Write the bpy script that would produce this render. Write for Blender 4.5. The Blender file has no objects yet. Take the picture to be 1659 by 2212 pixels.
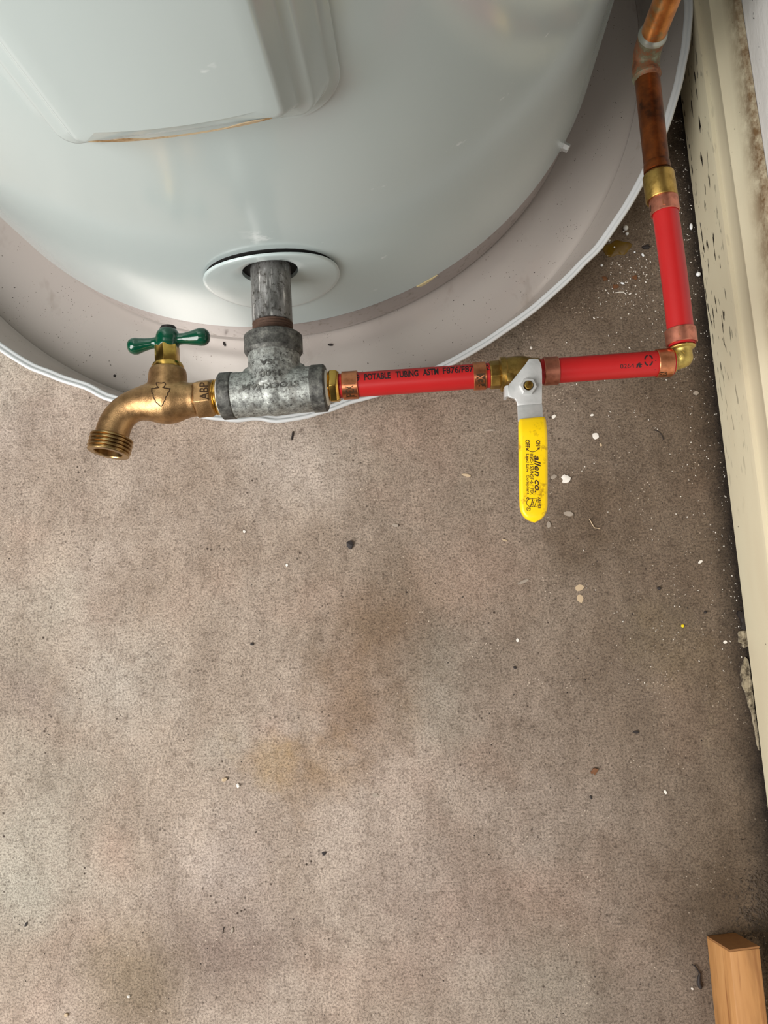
import bpy, bmesh, math, random
from mathutils import Vector, Matrix
from mathutils.bvhtree import BVHTree

scene = bpy.context.scene
COL = scene.collection
PI = math.pi

# ------------------------------------------------------------------ camera, world, lights, exposure
FPX = 1600.0
CX, CY = 829.5, 1106.0
NX, NY = 925.0, 1310.0            # where straight down falls in the frame
H = 0.60                          # camera height above the floor

_n = Vector((NX - CX, -(NY - CY), -FPX)).normalized()
_up = -_n
def _flat(px, py):
    r = Vector((px - CX, -(py - CY), -FPX))
    return r / r.dot(_n)
_y = (_flat(1486, 330) - _flat(1612, 1360)).normalized()
_x = _y.cross(_up).normalized()
_y = _up.cross(_x).normalized()
ROT = Matrix((_x, _y, _up))       # camera axes -> world axes

cam_d = bpy.data.cameras.new('camera')
cam = bpy.data.objects.new('camera', cam_d)
COL.objects.link(cam)
cam_d.sensor_fit = 'VERTICAL'
cam_d.sensor_height = 36.0
cam_d.lens = FPX * 36.0 / 2212.0
cam_d.clip_start = 0.01
cam.matrix_world = Matrix.Translation((0, 0, H)) @ ROT.to_4x4()
scene.camera = cam
CAM = Vector((0, 0, H))

world = bpy.data.worlds.new('world')
scene.world = world
world.use_nodes = True
bgn = world.node_tree.nodes['Background']
bgn.inputs[0].default_value = (0.86, 0.92, 1.0, 1)
bgn.inputs[1].default_value = 0.06

def area(name, loc, target, sx, sy, power, color):
    d = bpy.data.lights.new(name, 'AREA')
    d.shape = 'RECTANGLE'; d.size = sx; d.size_y = sy
    d.energy = power; d.color = color
    o = bpy.data.objects.new(name, d)
    COL.objects.link(o)
    o.location = loc
    o.rotation_euler = (Vector(target) - Vector(loc)).to_track_quat('-Z', 'Y').to_euler()
    return o
area('overhead_fill', (-0.1, -0.95, 2.42), (-0.1, -0.95, 0), 1.2, 0.4, 5.0, (1.0, 0.97, 0.93))  # added overhead fill to brighten the metals and the floor
area('garage_door_daylight', (-1.02, -0.42, 1.10), (0.0, 0.05, 0.25), 0.8, 1.3, 37.0, (1.0, 0.975, 0.95))

scene.view_settings.view_transform = 'Standard'
scene.view_settings.look = 'None'
scene.view_settings.gamma = 1.0
scene.view_settings.use_curve_mapping = False
scene.view_settings.exposure = 0.10

# ------------------------------------------------------------------ pixel helpers (measuring the photograph)
def ray(px, py):
    return (ROT @ Vector((px - CX, -(py - CY), -FPX))).normalized()
def W(px, py, z=0.0):
    r = ray(px, py)
    return CAM + r * ((z - H) / r.z)

# ------------------------------------------------------------------ materials
def srgb(r, g, b):
    def f(c):
        c /= 255.0
        return c / 12.92 if c <= 0.04045 else ((c + 0.055) / 1.055) ** 2.4
    return (f(r), f(g), f(b), 1)

class M:
    """small node-tree builder"""
    def __init__(s, name, color=(0.8, 0.8, 0.8, 1), rough=0.5, metal=0.0, spec=0.5, coat=0.0):
        s.m = bpy.data.materials.new(name)
        s.m.use_nodes = True
        s.t = s.m.node_tree
        s.b = s.t.nodes['Principled BSDF']
        s.b.inputs['Base Color'].default_value = color
        s.b.inputs['Roughness'].default_value = rough
        s.b.inputs['Metallic'].default_value = metal
        s.b.inputs['Specular IOR Level'].default_value = spec
        s.b.inputs['Coat Weight'].default_value = coat
        s.tc = s.t.nodes.new('ShaderNodeTexCoord')
        s._bump = None
    def link(s, a, b): s.t.links.new(a, b)
    def coords(s, scale=(1, 1, 1), rot=(0, 0, 0)):
        n = s.t.nodes.new('ShaderNodeMapping')
        n.inputs['Scale'].default_value = scale
        n.inputs['Rotation'].default_value = rot
        s.link(s.tc.outputs['Object'], n.inputs['Vector'])
        return n.outputs[0]
    def noise(s, scale, detail=4, rough=0.55, stretch=(1, 1, 1), rot=(0, 0, 0), dist=0.0):
        n = s.t.nodes.new('ShaderNodeTexNoise')
        n.inputs['Scale'].default_value = scale
        n.inputs['Detail'].default_value = detail
        n.inputs['Roughness'].default_value = rough
        n.inputs['Distortion'].default_value = dist
        s.link(s.coords(stretch, rot), n.inputs['Vector'])
        return n.outputs['Fac']
    def voronoi(s, scale, stretch=(1, 1, 1), rot=(0, 0, 0)):
        n = s.t.nodes.new('ShaderNodeTexVoronoi')
        n.inputs['Scale'].default_value = scale
        s.link(s.coords(stretch, rot), n.inputs['Vector'])
        return n.outputs['Distance']
    def ramp(s, fac, stops):
        n = s.t.nodes.new('ShaderNodeValToRGB')
        el = n.color_ramp.elements
        while len(el) < len(stops): el.new(0.5)
        for e, (p, c) in zip(el, stops):
            e.position = p
            e.color = c if len(c) == 4 else (*c, 1)
        s.link(fac, n.inputs[0])
        return n.outputs[0]
    def fac(s, f, lo, hi):
        n = s.t.nodes.new('ShaderNodeMapRange')
        n.inputs['From Min'].default_value = lo
        n.inputs['From Max'].default_value = hi
        s.link(f, n.inputs['Value'])
        return n.outputs[0]
    def mix(s, fac, a, b, mode='MIX'):
        n = s.t.nodes.new('ShaderNodeMix')
        n.data_type = 'RGBA'; n.blend_type = mode
        for sock, v in ((n.inputs['Factor'], fac), (n.inputs['A'], a), (n.inputs['B'], b)):
            if hasattr(v, 'is_output'): s.link(v, sock)
            else: sock.default_value = v
        return n.outputs['Result']
    def math(s, op, a, b=0.0):
        n = s.t.nodes.new('ShaderNodeMath'); n.operation = op
        for i, v in enumerate((a, b)):
            if hasattr(v, 'is_output'): s.link(v, n.inputs[i])
            else: n.inputs[i].default_value = v
        return n.outputs[0]
    def axis(s, i):
        n = s.t.nodes.new('ShaderNodeSeparateXYZ')
        s.link(s.tc.outputs['Object'], n.inputs[0])
        return n.outputs[i]
    def color(s, c): s.link(c, s.b.inputs['Base Color']); return s
    def rough(s, f): s.link(f, s.b.inputs['Roughness']); return s
    def metal(s, f): s.link(f, s.b.inputs['Metallic']); return s
    def bump(s, f, strength=0.3, dist=0.001):
        n = s.t.nodes.new('ShaderNodeBump')
        n.inputs['Strength'].default_value = strength
        n.inputs['Distance'].default_value = dist
        s.link(f, n.inputs['Height'])
        if s._bump is not None: s.link(s._bump, n.inputs['Normal'])
        s._bump = n.outputs[0]
        s.link(s._bump, s.b.inputs['Normal'])
        return s

# concrete floor
XB0 = W(1547, 830, 0.004).x          # where the baseboard stands
k = M('concrete', rough=0.8, spec=0.3)
c = k.ramp(k.noise(2.2, 3, 0.5), [(0.30, srgb(142, 128, 114)), (0.48, srgb(161, 147, 133)), (0.68, srgb(176, 163, 152))])
c = k.mix(k.math('MULTIPLY', k.fac(k.noise(5.0, 4, 0.6), 0.46, 0.80), 0.7), c, srgb(128, 108, 88))
c = k.mix(k.math('MULTIPLY', k.fac(k.noise(6.0, 3, 0.6, rot=(0, 0, 1.1)), 0.52, 0.74), 0.45), c, srgb(176, 146, 130))
c = k.mix(k.math('MULTIPLY', k.fac(k.noise(6.0, 2, 0.5, rot=(0.2, 0.5, 0.3)), 0.54, 0.74), 0.6), c, srgb(168, 166, 154))
c = k.mix(k.math('MULTIPLY', k.fac(k.noise(34, 5, 0.72, (1, 0.55, 1), (0, 0, 0.5)), 0.52, 0.80), 0.5), c, srgb(100, 86, 74))
# old spills and worn patches, each where the photograph shows it
wob = k.math('MULTIPLY', k.math('SUBTRACT', k.noise(14, 4, 0.65), 0.5), 0.11)
for px, py, rad, colr, st in ((830, 1350, 150, (108, 88, 66), .75), (770, 1530, 100, (116, 92, 66), .55), (690, 1665, 75, (132, 100, 54), .6), (575, 1640, 55, (146, 120, 76), .45),
                              (480, 2030, 130, (108, 90, 82), .65), (300, 2130, 110, (112, 96, 70), .55), (60, 1510, 70, (116, 104, 98), .45), (450, 1860, 100, (188, 176, 168), .5),
                              (1040, 1230, 130, (168, 144, 128), .5), (260, 1480, 130, (174, 168, 158), .5), (600, 970, 160, (190, 180, 170), .6), (1290, 1080, 120, (98, 80, 62), .6),
                              (1230, 1215, 60, (92, 76, 58), .55), (1470, 1400, 90, (154, 138, 106), .6), (1531, 1612, 28, (196, 182, 156), .6), (1580, 1960, 160, (66, 50, 34), .75),
                              (1190, 2140, 130, (168, 162, 148), .5), (900, 1950, 150, (140, 124, 114), .45), (760, 1760, 110, (172, 158, 146), .4), (1250, 620, 160, (112, 98, 82), .5)):
    p = W(px, py, 0)
    n = k.t.nodes.new('ShaderNodeVectorMath'); n.operation = 'DISTANCE'
    k.link(k.tc.outputs['Object'], n.inputs[0]); n.inputs[1].default_value = p
    r = rad * H / FPX
    c = k.mix(k.math('MULTIPLY', k.fac(k.math('ADD', n.outputs['Value'], wob), r * 1.35, r * 0.15), st), c, srgb(*colr))
# dirt swept against the wall foot
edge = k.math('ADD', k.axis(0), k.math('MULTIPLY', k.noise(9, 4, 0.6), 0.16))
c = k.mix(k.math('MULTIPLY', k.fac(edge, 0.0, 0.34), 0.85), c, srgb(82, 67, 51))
tr = k.noise(26, 6, 0.78, (1, 0.45, 1), (0, 0, 0.12))
c = k.mix(k.fac(tr, 0.46, 0.72), c, k.mix(1.0, c, (0.76, 0.735, 0.71, 1), 'MULTIPLY'))
c = k.mix(k.fac(tr, 0.50, 0.30), c, k.mix(1.0, c, (1.15, 1.145, 1.14, 1), 'MULTIPLY'))
md = k.noise(130, 5, 0.75)
c = k.mix(k.fac(md, 0.50, 0.72), c, k.mix(1.0, c, (0.60, 0.57, 0.55, 1), 'MULTIPLY'))
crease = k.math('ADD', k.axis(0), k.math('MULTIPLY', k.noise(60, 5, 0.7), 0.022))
c = k.mix(k.math('MULTIPLY', k.fac(crease, XB0 - 0.010, XB0 + 0.012), 0.9), c, srgb(30, 23, 17))  # shadow line under the baseboard painted in, along with black grime
grain = k.noise(620, 5, 0.85)
c = k.mix(k.fac(grain, 0.44, 0.66), c, k.mix(1.0, c, (1.50, 1.48, 1.46, 1), 'MULTIPLY'))
c = k.mix(k.fac(grain, 0.52, 0.34), c, k.mix(1.0, c, (0.36, 0.33, 0.31, 1), 'MULTIPLY'))
pit = k.math('MULTIPLY', k.fac(k.math('ADD', k.voronoi(210), k.math('MULTIPLY', k.noise(90, 2), 0.3)), 0.40, 0.24), k.fac(k.noise(30, 3, 0.6), 0.52, 0.66))
c = k.mix(pit, c, srgb(62, 50, 42))
crumb = k.math('MULTIPLY', k.fac(k.voronoi(310, rot=(0.3, 0.2, 0.7)), 0.20, 0.08), k.fac(k.noise(28, 3, 0.6, rot=(0, 0, 0.5)), 0.52, 0.66))
c = k.mix(crumb, c, srgb(205, 190, 172))
k.color(c)
k.bump(k.noise(420, 6, 0.75), 0.75, 0.0011)
k.bump(k.noise(90, 5, 0.65), 0.30, 0.0016)
CONCRETE = k.m

# heater jacket paint
k = M('heater_paint', srgb(184, 196, 194), 0.16, 0.0, 0.5, coat=0.6)
k.b.inputs['Coat Roughness'].default_value = 0.17
scuff = k.math('MULTIPLY', k.fac(k.noise(60, 4, 0.7, (0.5, 0.5, 1.0)), 0.64, 0.70), k.fac(k.noise(9, 2, 0.5), 0.58, 0.66))
k.color(k.mix(scuff, srgb(182, 195, 194), srgb(222, 230, 229)))
k.rough(k.math('ADD', 0.13, k.math('MULTIPLY', k.noise(6, 3), 0.12)))
k.bump(k.noise(3.0, 2, 0.4), 0.05, 0.02)
JACKET = k.m
k = M('heater_base_paint', srgb(176, 165, 160), 0.22)
k.color(k.mix(k.fac(k.noise(120, 4, 0.7), 0.55, 0.72), srgb(158, 149, 144), srgb(128, 118, 110)))
BASEPAINT = k.m
GAPSHADE = M('gap_shade', srgb(14, 12, 11), 0.9).m  # flat black for shade painted in at the base seam and drain gap
k = M('rust_stain', srgb(120, 90, 55), 0.6)
k.color(k.mix(k.fac(k.noise(60, 4, 0.7, (1, 1, 4)), 0.45, 0.60), srgb(170, 150, 120), srgb(128, 98, 62)))
RUST = k.m
FOAM = M('seam_foam', srgb(214, 196, 150), 0.8).m

# pan
k = M('pan_paint', srgb(180, 172, 166), 0.24, 0.32, 0.5)
speck = k.math('MULTIPLY', k.fac(k.voronoi(420), 0.16, 0.09), k.fac(k.noise(60, 2), 0.54, 0.60))
dirt = k.fac(k.noise(26, 4, 0.7, (1, 0.6, 1)), 0.60, 0.78)
c = k.mix(dirt, srgb(196, 188, 181), srgb(170, 160, 150))
k.color(k.mix(speck, c, srgb(70, 60, 54)))
k.rough(k.math('ADD', 0.17, k.math('MULTIPLY', k.noise(14, 4, 0.6), 0.16)))
k.bump(k.noise(2.2, 2, 0.4), 0.10, 0.02)
PAN = k.m
k = M('pan_rim_paint', srgb(205, 207, 207), 0.25); PANRIM = k.m

# metals
k = M('cast_bronze', rough=0.36, metal=1.0)
k.color(k.mix(k.fac(k.noise(110, 5, 0.65), 0.38, 0.70), srgb(188, 151, 106), srgb(132, 102, 68)))
k.rough(k.math('ADD', 0.34, k.math('MULTIPLY', k.noise(90, 4), 0.18)))
k.bump(k.noise(1300, 3, 0.6), 0.5, 0.00025)
BRONZE = k.m
k = M('bronze_dark_line', srgb(66, 46, 26), 0.55, 0.6); BRONZEDARK = k.m
k = M('machined_brass', rough=0.22, metal=1.0)
k.color(k.mix(k.fac(k.noise(160, 4, 0.6), 0.45, 0.75), srgb(214, 176, 92), srgb(168, 128, 62)))
k.bump(k.noise(900, 2), 0.08, 0.0001)
BRASS = k.m
k = M('tarnished_brass', rough=0.30, metal=1.0)
k.color(k.mix(k.fac(k.noise(160, 4, 0.6), 0.42, 0.70), srgb(182, 152, 104), srgb(128, 100, 62)))
TARNISHED = k.m
k = M('rough_brass', rough=0.38, metal=1.0)
k.color(k.mix(k.fac(k.noise(140, 5, 0.65), 0.40, 0.70), srgb(178, 148, 82), srgb(122, 96, 46)))
k.bump(k.noise(1100, 3), 0.25, 0.00018)
ROUGHBRASS = k.m
k = M('elbow_brass', rough=0.45, metal=0.85)
k.color(k.mix(k.fac(k.noise(140, 5, 0.65), 0.40, 0.70), srgb(186, 164, 92), srgb(150, 122, 62)))
k.bump(k.noise(1100, 3), 0.25, 0.00018)
ELBOWBRASS = k.m
k = M('gold_thread_brass', srgb(232, 174, 62), 0.16, 1.0); GOLD = k.m
k = M('galvanized_iron', rough=0.5, metal=0.55)
c = k.ramp(k.noise(330, 6, 0.75), [(0.30, srgb(56, 55, 53)), (0.44, srgb(128, 130, 126)), (0.60, srgb(172, 176, 170)), (0.75, srgb(214, 216, 210))])
c = k.mix(k.fac(k.noise(60, 5, 0.7), 0.50, 0.74), c, srgb(98, 94, 86))
c = k.mix(k.math('MULTIPLY', k.fac(k.noise(520, 3, 0.6), 0.58, 0.66), 0.8), c, srgb(50, 48, 45))
k.color(c)
k.bump(k.noise(700, 4, 0.65), 0.45, 0.0003)
k.bump(k.noise(130, 3, 0.6), 0.25, 0.0006)
GALV = k.m
k = M('galvanized_dirty_band', rough=0.55, metal=0.5)
c = k.ramp(k.noise(210, 6, 0.72), [(0.32, srgb(34, 32, 30)), (0.52, srgb(88, 88, 84)), (0.72, srgb(136, 136, 128))])
k.color(c); k.bump(k.noise(700, 4, 0.65), 0.4, 0.0003)
GALVDARK = k.m
k = M('galvanized_pipe', rough=0.42, metal=0.6)
c = k.ramp(k.noise(180, 6, 0.7, (1, 0.35, 1)), [(0.30, srgb(52, 50, 47)), (0.48, srgb(112, 111, 108)), (0.62, srgb(140, 140, 138)), (0.68, srgb(214, 212, 210))])
c = k.mix(k.fac(k.noise(420, 3, 0.6, (1, 0.08, 1)), 0.60, 0.68), c, srgb(200, 198, 194))
c = k.mix(k.fac(k.noise(300, 4, 0.7), 0.55, 0.66), c, srgb(66, 63, 58))
k.color(c); k.bump(k.noise(420, 4, 0.6, (1, 0.3, 1)), 0.2, 0.0003)
NIPPLE = k.m
k = M('rusty_thread', rough=0.6, metal=0.4)
k.color(k.mix(k.noise(300, 4, 0.6), srgb(58, 40, 32), srgb(104, 82, 68)))
RUSTTHREAD = k.m
SEALANT = M('white_thread_tape', srgb(226, 222, 208), 0.7).m
k = M('bright_copper', rough=0.30, metal=1.0)
k.color(k.mix(k.fac(k.noise(150, 4, 0.6), 0.42, 0.72), srgb(226, 150, 108), srgb(176, 108, 72)))
COPPER = k.m
k = M('dull_copper', rough=0.42, metal=0.9)
k.color(k.mix(k.fac(k.noise(160, 4, 0.6), 0.40, 0.70), srgb(196, 128, 104), srgb(150, 92, 74)))
DULLCOPPER = k.m
k = M('aged_copper', rough=0.40, metal=0.85)
c = k.mix(k.fac(k.noise(70, 5, 0.65), 0.36, 0.66), srgb(132, 72, 32), srgb(72, 40, 22))
c = k.mix(k.fac(k.noise(120, 4, 0.6), 0.60, 0.78), c, srgb(54, 36, 24))
k.color(c); k.bump(k.noise(500, 3), 0.15, 0.0002)
AGEDCOPPER = k.m
k = M('lighter_aged_copper', rough=0.36, metal=0.85)
c = k.mix(k.fac(k.noise(70, 5, 0.65), 0.36, 0.66), srgb(206, 136, 72), srgb(150, 88, 44))
c = k.mix(k.fac(k.noise(60, 4, 0.6), 0.60, 0.72), c, srgb(130, 132, 100))
k.color(c)
RISERCOPPER = k.m
k = M('verdigris_copper', rough=0.62, metal=0.35)
c = k.ramp(k.noise(90, 5, 0.65), [(0.32, srgb(64, 40, 26)), (0.46, srgb(120, 74, 46)), (0.54, srgb(96, 88, 66)), (0.72, srgb(128, 136, 112))])
k.color(c); k.bump(k.noise(420, 4, 0.7), 0.4, 0.0004)
VERDIGRIS = k.m
SOLDER = M('solder', srgb(150, 152, 142), 0.30, 0.7).m
k = M('zinc_steel', rough=0.42, metal=0.45)
k.color(k.mix(k.fac(k.noise(130, 4, 0.6), 0.35, 0.75), srgb(208, 208, 206), srgb(182, 184, 182)))
k.bump(k.noise(700, 3, 0.6, (1, 0.2, 1)), 0.12, 0.0001)
ZINC = k.m

# plastics, paint
k = M('red_tube', srgb(196, 34, 42), 0.38, 0, 0.4)
k.color(k.mix(k.noise(60, 3), srgb(164, 26, 27), srgb(174, 31, 31)))
k.bump(k.noise(900, 2), 0.05, 0.0001)
REDPEX = k.m
INK = M('black_ink', srgb(26, 10, 12), 0.6).m
k = M('yellow_vinyl', rough=0.38)
c = k.mix(k.fac(k.noise(120, 5, 0.75), 0.56, 0.72), srgb(246, 204, 8), srgb(150, 104, 18))
c = k.mix(k.fac(k.noise(38, 4, 0.7), 0.64, 0.82), c, srgb(196, 142, 14))
k.color(c); k.bump(k.noise(250, 3), 0.08, 0.0003)
YELLOW = k.m
GRIPINK = M('brown_black_print', srgb(52, 24, 8), 0.6).m
k = M('green_enamel', srgb(4, 64, 44), 0.17, 0, 0.5, coat=0.3)
k.bump(k.noise(160, 3), 0.15, 0.0005)
GREEN = k.m
BLACKCAP = M('dark_screw_head', srgb(40, 34, 34), 0.4, 0.5).m

# trim and wall
k = M('baseboard_paint', rough=0.45)
c = k.mix(k.fac(k.noise(14, 3, 0.6, (1, 0.3, 1)), 0.40, 0.70), srgb(214, 206, 178), srgb(204, 192, 164))
low = k.fac(k.axis(2), 0.054, 0.036)
scr = k.math('MULTIPLY', k.fac(k.noise(300, 2, 0.5, (1, 0.20, 1)), 0.625, 0.66), k.fac(k.axis(1), 0.05, 0.22))
c = k.mix(k.math('MULTIPLY', scr, low), c, srgb(30, 24, 20))
spk = k.math('MULTIPLY', k.fac(k.voronoi(150), 0.10, 0.05), k.fac(k.noise(40, 2), 0.55, 0.62))
c = k.mix(spk, c, srgb(56, 44, 32))
c = k.mix(k.math('MULTIPLY', k.fac(k.axis(2), 0.083, 0.099), k.fac(k.noise(90, 5, 0.75, (1, 0.6, 1)), 0.30, 0.60)), c, srgb(112, 86, 56))
k.color(c)
k.bump(k.noise(260, 3, 0.6), 0.12, 0.0004)
TRIM = k.m
k = M('white_wall', rough=0.7)
mark = k.fac(k.noise(150, 3, 0.5), 0.70, 0.73)
c = k.mix(mark, srgb(226, 224, 220), srgb(60, 60, 60))
# white at the foot; unseen upper wall made brown-grey to cut bounce light
k.color(k.mix(k.fac(k.axis(2), 0.330, 0.334), c, srgb(74, 68, 62)))
k.bump(k.noise(240, 4, 0.6, (1, 0.35, 0.8), (0.7, 0, 0)), 0.6, 0.0012)
WALL = k.m
CEIL = M('ceiling_paint', srgb(215, 212, 205), 0.9).m
k = M('pine', rough=0.6)
g = k.noise(60, 5, 0.65, (1, 0.07, 1), (0, 0, 0.0), 0.6)
c = k.ramp(g, [(0.34, srgb(140, 96, 52)), (0.50, srgb(178, 128, 76)), (0.66, srgb(192, 144, 92))])
c = k.mix(k.fac(k.noise(260, 4, 0.6, (1, 0.05, 1)), 0.55, 0.75), c, srgb(132, 82, 40))
k.color(c); k.bump(k.noise(300, 4, 0.6, (1, 0.06, 1)), 0.25, 0.0004)
PINE = k.m
k = M('pine_end_grain', rough=0.8)
k.color(k.mix(k.noise(220, 4, 0.6), srgb(150, 104, 58), srgb(118, 78, 42)))
PINEEND = k.m

# debris
WHITEFLAKE = M('white_flake', srgb(228, 222, 212), 0.6).m
TANFLAKE = M('tan_flake', srgb(186, 164, 134), 0.7).m
GREYFLAKE = M('grey_flake', srgb(150, 138, 124), 0.7).m
DARKBIT = M('dark_bit', srgb(34, 26, 24), 0.7).m
BROWNBIT = M('brown_bit', srgb(104, 64, 32), 0.6).m
YELLOWBIT = M('yellow_bit', srgb(232, 206, 20), 0.5).m
BEAD = M('foam_bead', srgb(236, 238, 238), 0.4).m
k = M('amber_resin', srgb(108, 80, 14), 0.08)
k.color(k.mix(k.noise(160, 3), srgb(122, 96, 16), srgb(78, 50, 10)))
AMBER = k.m
k = M('mortar_smear', rough=0.9)
k.color(k.mix(k.fac(k.noise(190, 5, 0.7), 0.44, 0.60), srgb(158, 146, 122), srgb(70, 60, 46)))
k.bump(k.noise(400, 4), 0.5, 0.0008)
MORTAR = k.m
k = M('dirt_crumbs', rough=0.95)
k.color(k.mix(k.noise(400, 4), srgb(36, 28, 22), srgb(92, 78, 64)))
DIRT = k.m

# ------------------------------------------------------------------ mesh helpers
class MB:
    def __init__(s): s.v = []; s.f = []
    def add(s, vs, fs):
        o = len(s.v)
        s.v += [Vector(v) for v in vs]
        s.f += [tuple(i + o for i in f) for f in fs]
        return s
    def rings(s, rings, caps=(True, True)):
        n = len(rings[0]); vs = [p for r in rings for p in r]; fs = []
        for a in range(len(rings) - 1):
            for j in range(n):
                j2 = (j + 1) % n
                fs.append((a * n + j, a * n + j2, (a + 1) * n + j2, (a + 1) * n + j))
        if caps[0]: fs.append(tuple(range(n - 1, -1, -1)))
        if caps[1]: fs.append(tuple((len(rings) - 1) * n + j for j in range(n)))
        return s.add(vs, fs)
    def lathe(s, A, d, prof, n=40, phase=0.0, caps=(True, True), up=None):
        """prof: (distance along d, radius)"""
        A = Vector(A); d = Vector(d).normalized()
        up = Vector(up) if up else (Vector((0, 0, 1)) if abs(d.z) < 0.9 else Vector((0, 1, 0)))
        a = (up - d * up.dot(d)).normalized(); b = d.cross(a)
        rs = []
        for t, r in prof:
            rs.append([A + d * t + (a * math.cos(phase + 2 * PI * j / n) + b * math.sin(phase + 2 * PI * j / n)) * r for j in range(n)])
        return s.rings(rs, caps)
    def tube(s, pts, rad, n=24, caps=(True, True), sq=None):
        pts = [Vector(p) for p in pts]
        if not hasattr(rad, '__len__'): rad = [rad] * len(pts)
        rs = []; a = None
        for i, p in enumerate(pts):
            d = (pts[min(i + 1, len(pts) - 1)] - pts[max(i - 1, 0)]).normalized()
            if a is None:
                u = Vector((0, 0, 1)) if abs(d.z) < 0.9 else Vector((0, 1, 0))
            else: u = a
            a = (u - d * u.dot(d)).normalized(); b = d.cross(a)
            rs.append([p + (a * math.cos(2 * PI * j / n) + b * math.sin(2 * PI * j / n)) * rad[i] for j in range(n)])
        return s.rings(rs, caps)
    def prism(s, poly, z0, z1):
        """poly: list of Vector (xy used)"""
        n = len(poly)
        vs = [Vector((p[0], p[1], z0)) for p in poly] + [Vector((p[0], p[1], z1)) for p in poly]
        fs = [tuple(range(n - 1, -1, -1)), tuple(range(n, 2 * n))]
        fs += [(j, (j + 1) % n, n + (j + 1) % n, n + j) for j in range(n)]
        return s.add(vs, fs)
    def sphere(s, c, r, n=16, sc=(1, 1, 1)):
        c = Vector(c); rs = []
        m = n // 2
        for i in range(1, m):
            t = PI * i / m
            rs.append([c + Vector((math.sin(t) * math.cos(2 * PI * j / n) * r * sc[0], math.sin(t) * math.sin(2 * PI * j / n) * r * sc[1], -math.cos(t) * r * sc[2])) for j in range(n)])
        return s.rings(rs)

def new_obj(name, me, mat, parent=None, kind=None):
    o = bpy.data.objects.new(name, me)
    COL.objects.link(o)
    if mat is not None:
        me.materials.clear(); me.materials.append(mat)
    if parent is not None:
        o.parent = parent
    if kind: o['kind'] = kind
    return o

def build(mb, name, mat, parent=None, sharp=32, kind=None, bevel=0.0, subd=0):
    root = None
    p = parent
    while p is not None:
        root = p; p = p.parent
    off = root.location if root is not None else Vector((0, 0, 0))
    me = bpy.data.meshes.new(name)
    me.from_pydata([tuple(v - off) for v in mb.v], [], mb.f)
    bm = bmesh.new(); bm.from_mesh(me)
    bmesh.ops.recalc_face_normals(bm, faces=bm.faces)
    bm.to_mesh(me); bm.free()
    o = new_obj(name, me, mat, parent, kind)
    if bevel or subd:
        if bevel:
            m = o.modifiers.new('bevel', 'BEVEL'); m.width = bevel; m.segments = 2; m.limit_method = 'ANGLE'; m.angle_limit = math.radians(35)
        if subd:
            m = o.modifiers.new('sub', 'SUBSURF'); m.levels = subd; m.render_levels = subd
        bake(o)
    me = o.data
    me.polygons.foreach_set('use_smooth', [True] * len(me.polygons))
    me.set_sharp_from_angle(angle=math.radians(sharp))
    return o

def bake(o):
    dg = bpy.context.evaluated_depsgraph_get(); dg.update()
    me = bpy.data.meshes.new_from_object(o.evaluated_get(dg))
    old = o.data
    o.modifiers.clear(); o.data = me
    if old.users == 0: bpy.data.meshes.remove(old)

def fuse(o, voxel, smooth=6, factor=0.5):
    m = o.modifiers.new('r', 'REMESH'); m.mode = 'VOXEL'; m.voxel_size = voxel; m.use_smooth_shade = True
    m = o.modifiers.new('s', 'SMOOTH'); m.iterations = smooth; m.factor = factor
    bake(o)
    o.data.polygons.foreach_set('use_smooth', [True] * len(o.data.polygons))

def thing(name, label, cat, loc=(0, 0, 0), group=None):
    o = bpy.data.objects.new(name, None)
    COL.objects.link(o)
    o.empty_display_size = 0.02
    o.location = loc
    return tag(o, label, cat, group)
def tag(o, label, cat, group=None):
    o['label'] = label; o['category'] = cat
    if group: o['group'] = group
    return o
def struct(mb, name, mat, **kw):
    o = build(mb, name, mat, **kw); o['kind'] = 'structure'
    return o

def bvh_of(*objs):
    vs = []; fs = []
    for o in objs:
        root = o
        while root.parent is not None: root = root.parent
        off = root.location if root is not o else o.location
        b = len(vs)
        vs += [v.co + off for v in o.data.vertices]
        fs += [tuple(i + b for i in p.vertices) for p in o.data.polygons]
    return BVHTree.FromPolygons(vs, fs)

# flat outlines laid on a surface -------------------------------------------------
def lay(mb, bvh, pts2, faces, e0, e1):
    """pts2: points measured in the photograph; each lands on the surface beneath and the piece gets thickness e0..e1 along the normal"""
    top = []; bot = []
    for px, py in pts2:
        hit = bvh.ray_cast(CAM, ray(px, py))
        if hit[0] is None:
            return False
        nrm = hit[1]
        if nrm.dot(ray(px, py)) > 0: nrm = -nrm
        top.append(hit[0] + nrm * e1); bot.append(hit[0] - nrm * e0)
    n = len(pts2)
    fs = [tuple(f) for f in faces] + [tuple(n + i for i in reversed(f)) for f in faces]
    cnt = {}
    for f in faces:
        for i in range(len(f)):
            a, b = f[i], f[(i + 1) % len(f)]
            cnt[(a, b)] = cnt.get((a, b), 0) + 1
    for (a, b) in cnt:
        if (b, a) not in cnt:
            fs.append((b, a, n + a, n + b))
    mb.add(top + bot, fs)
    return True

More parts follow.
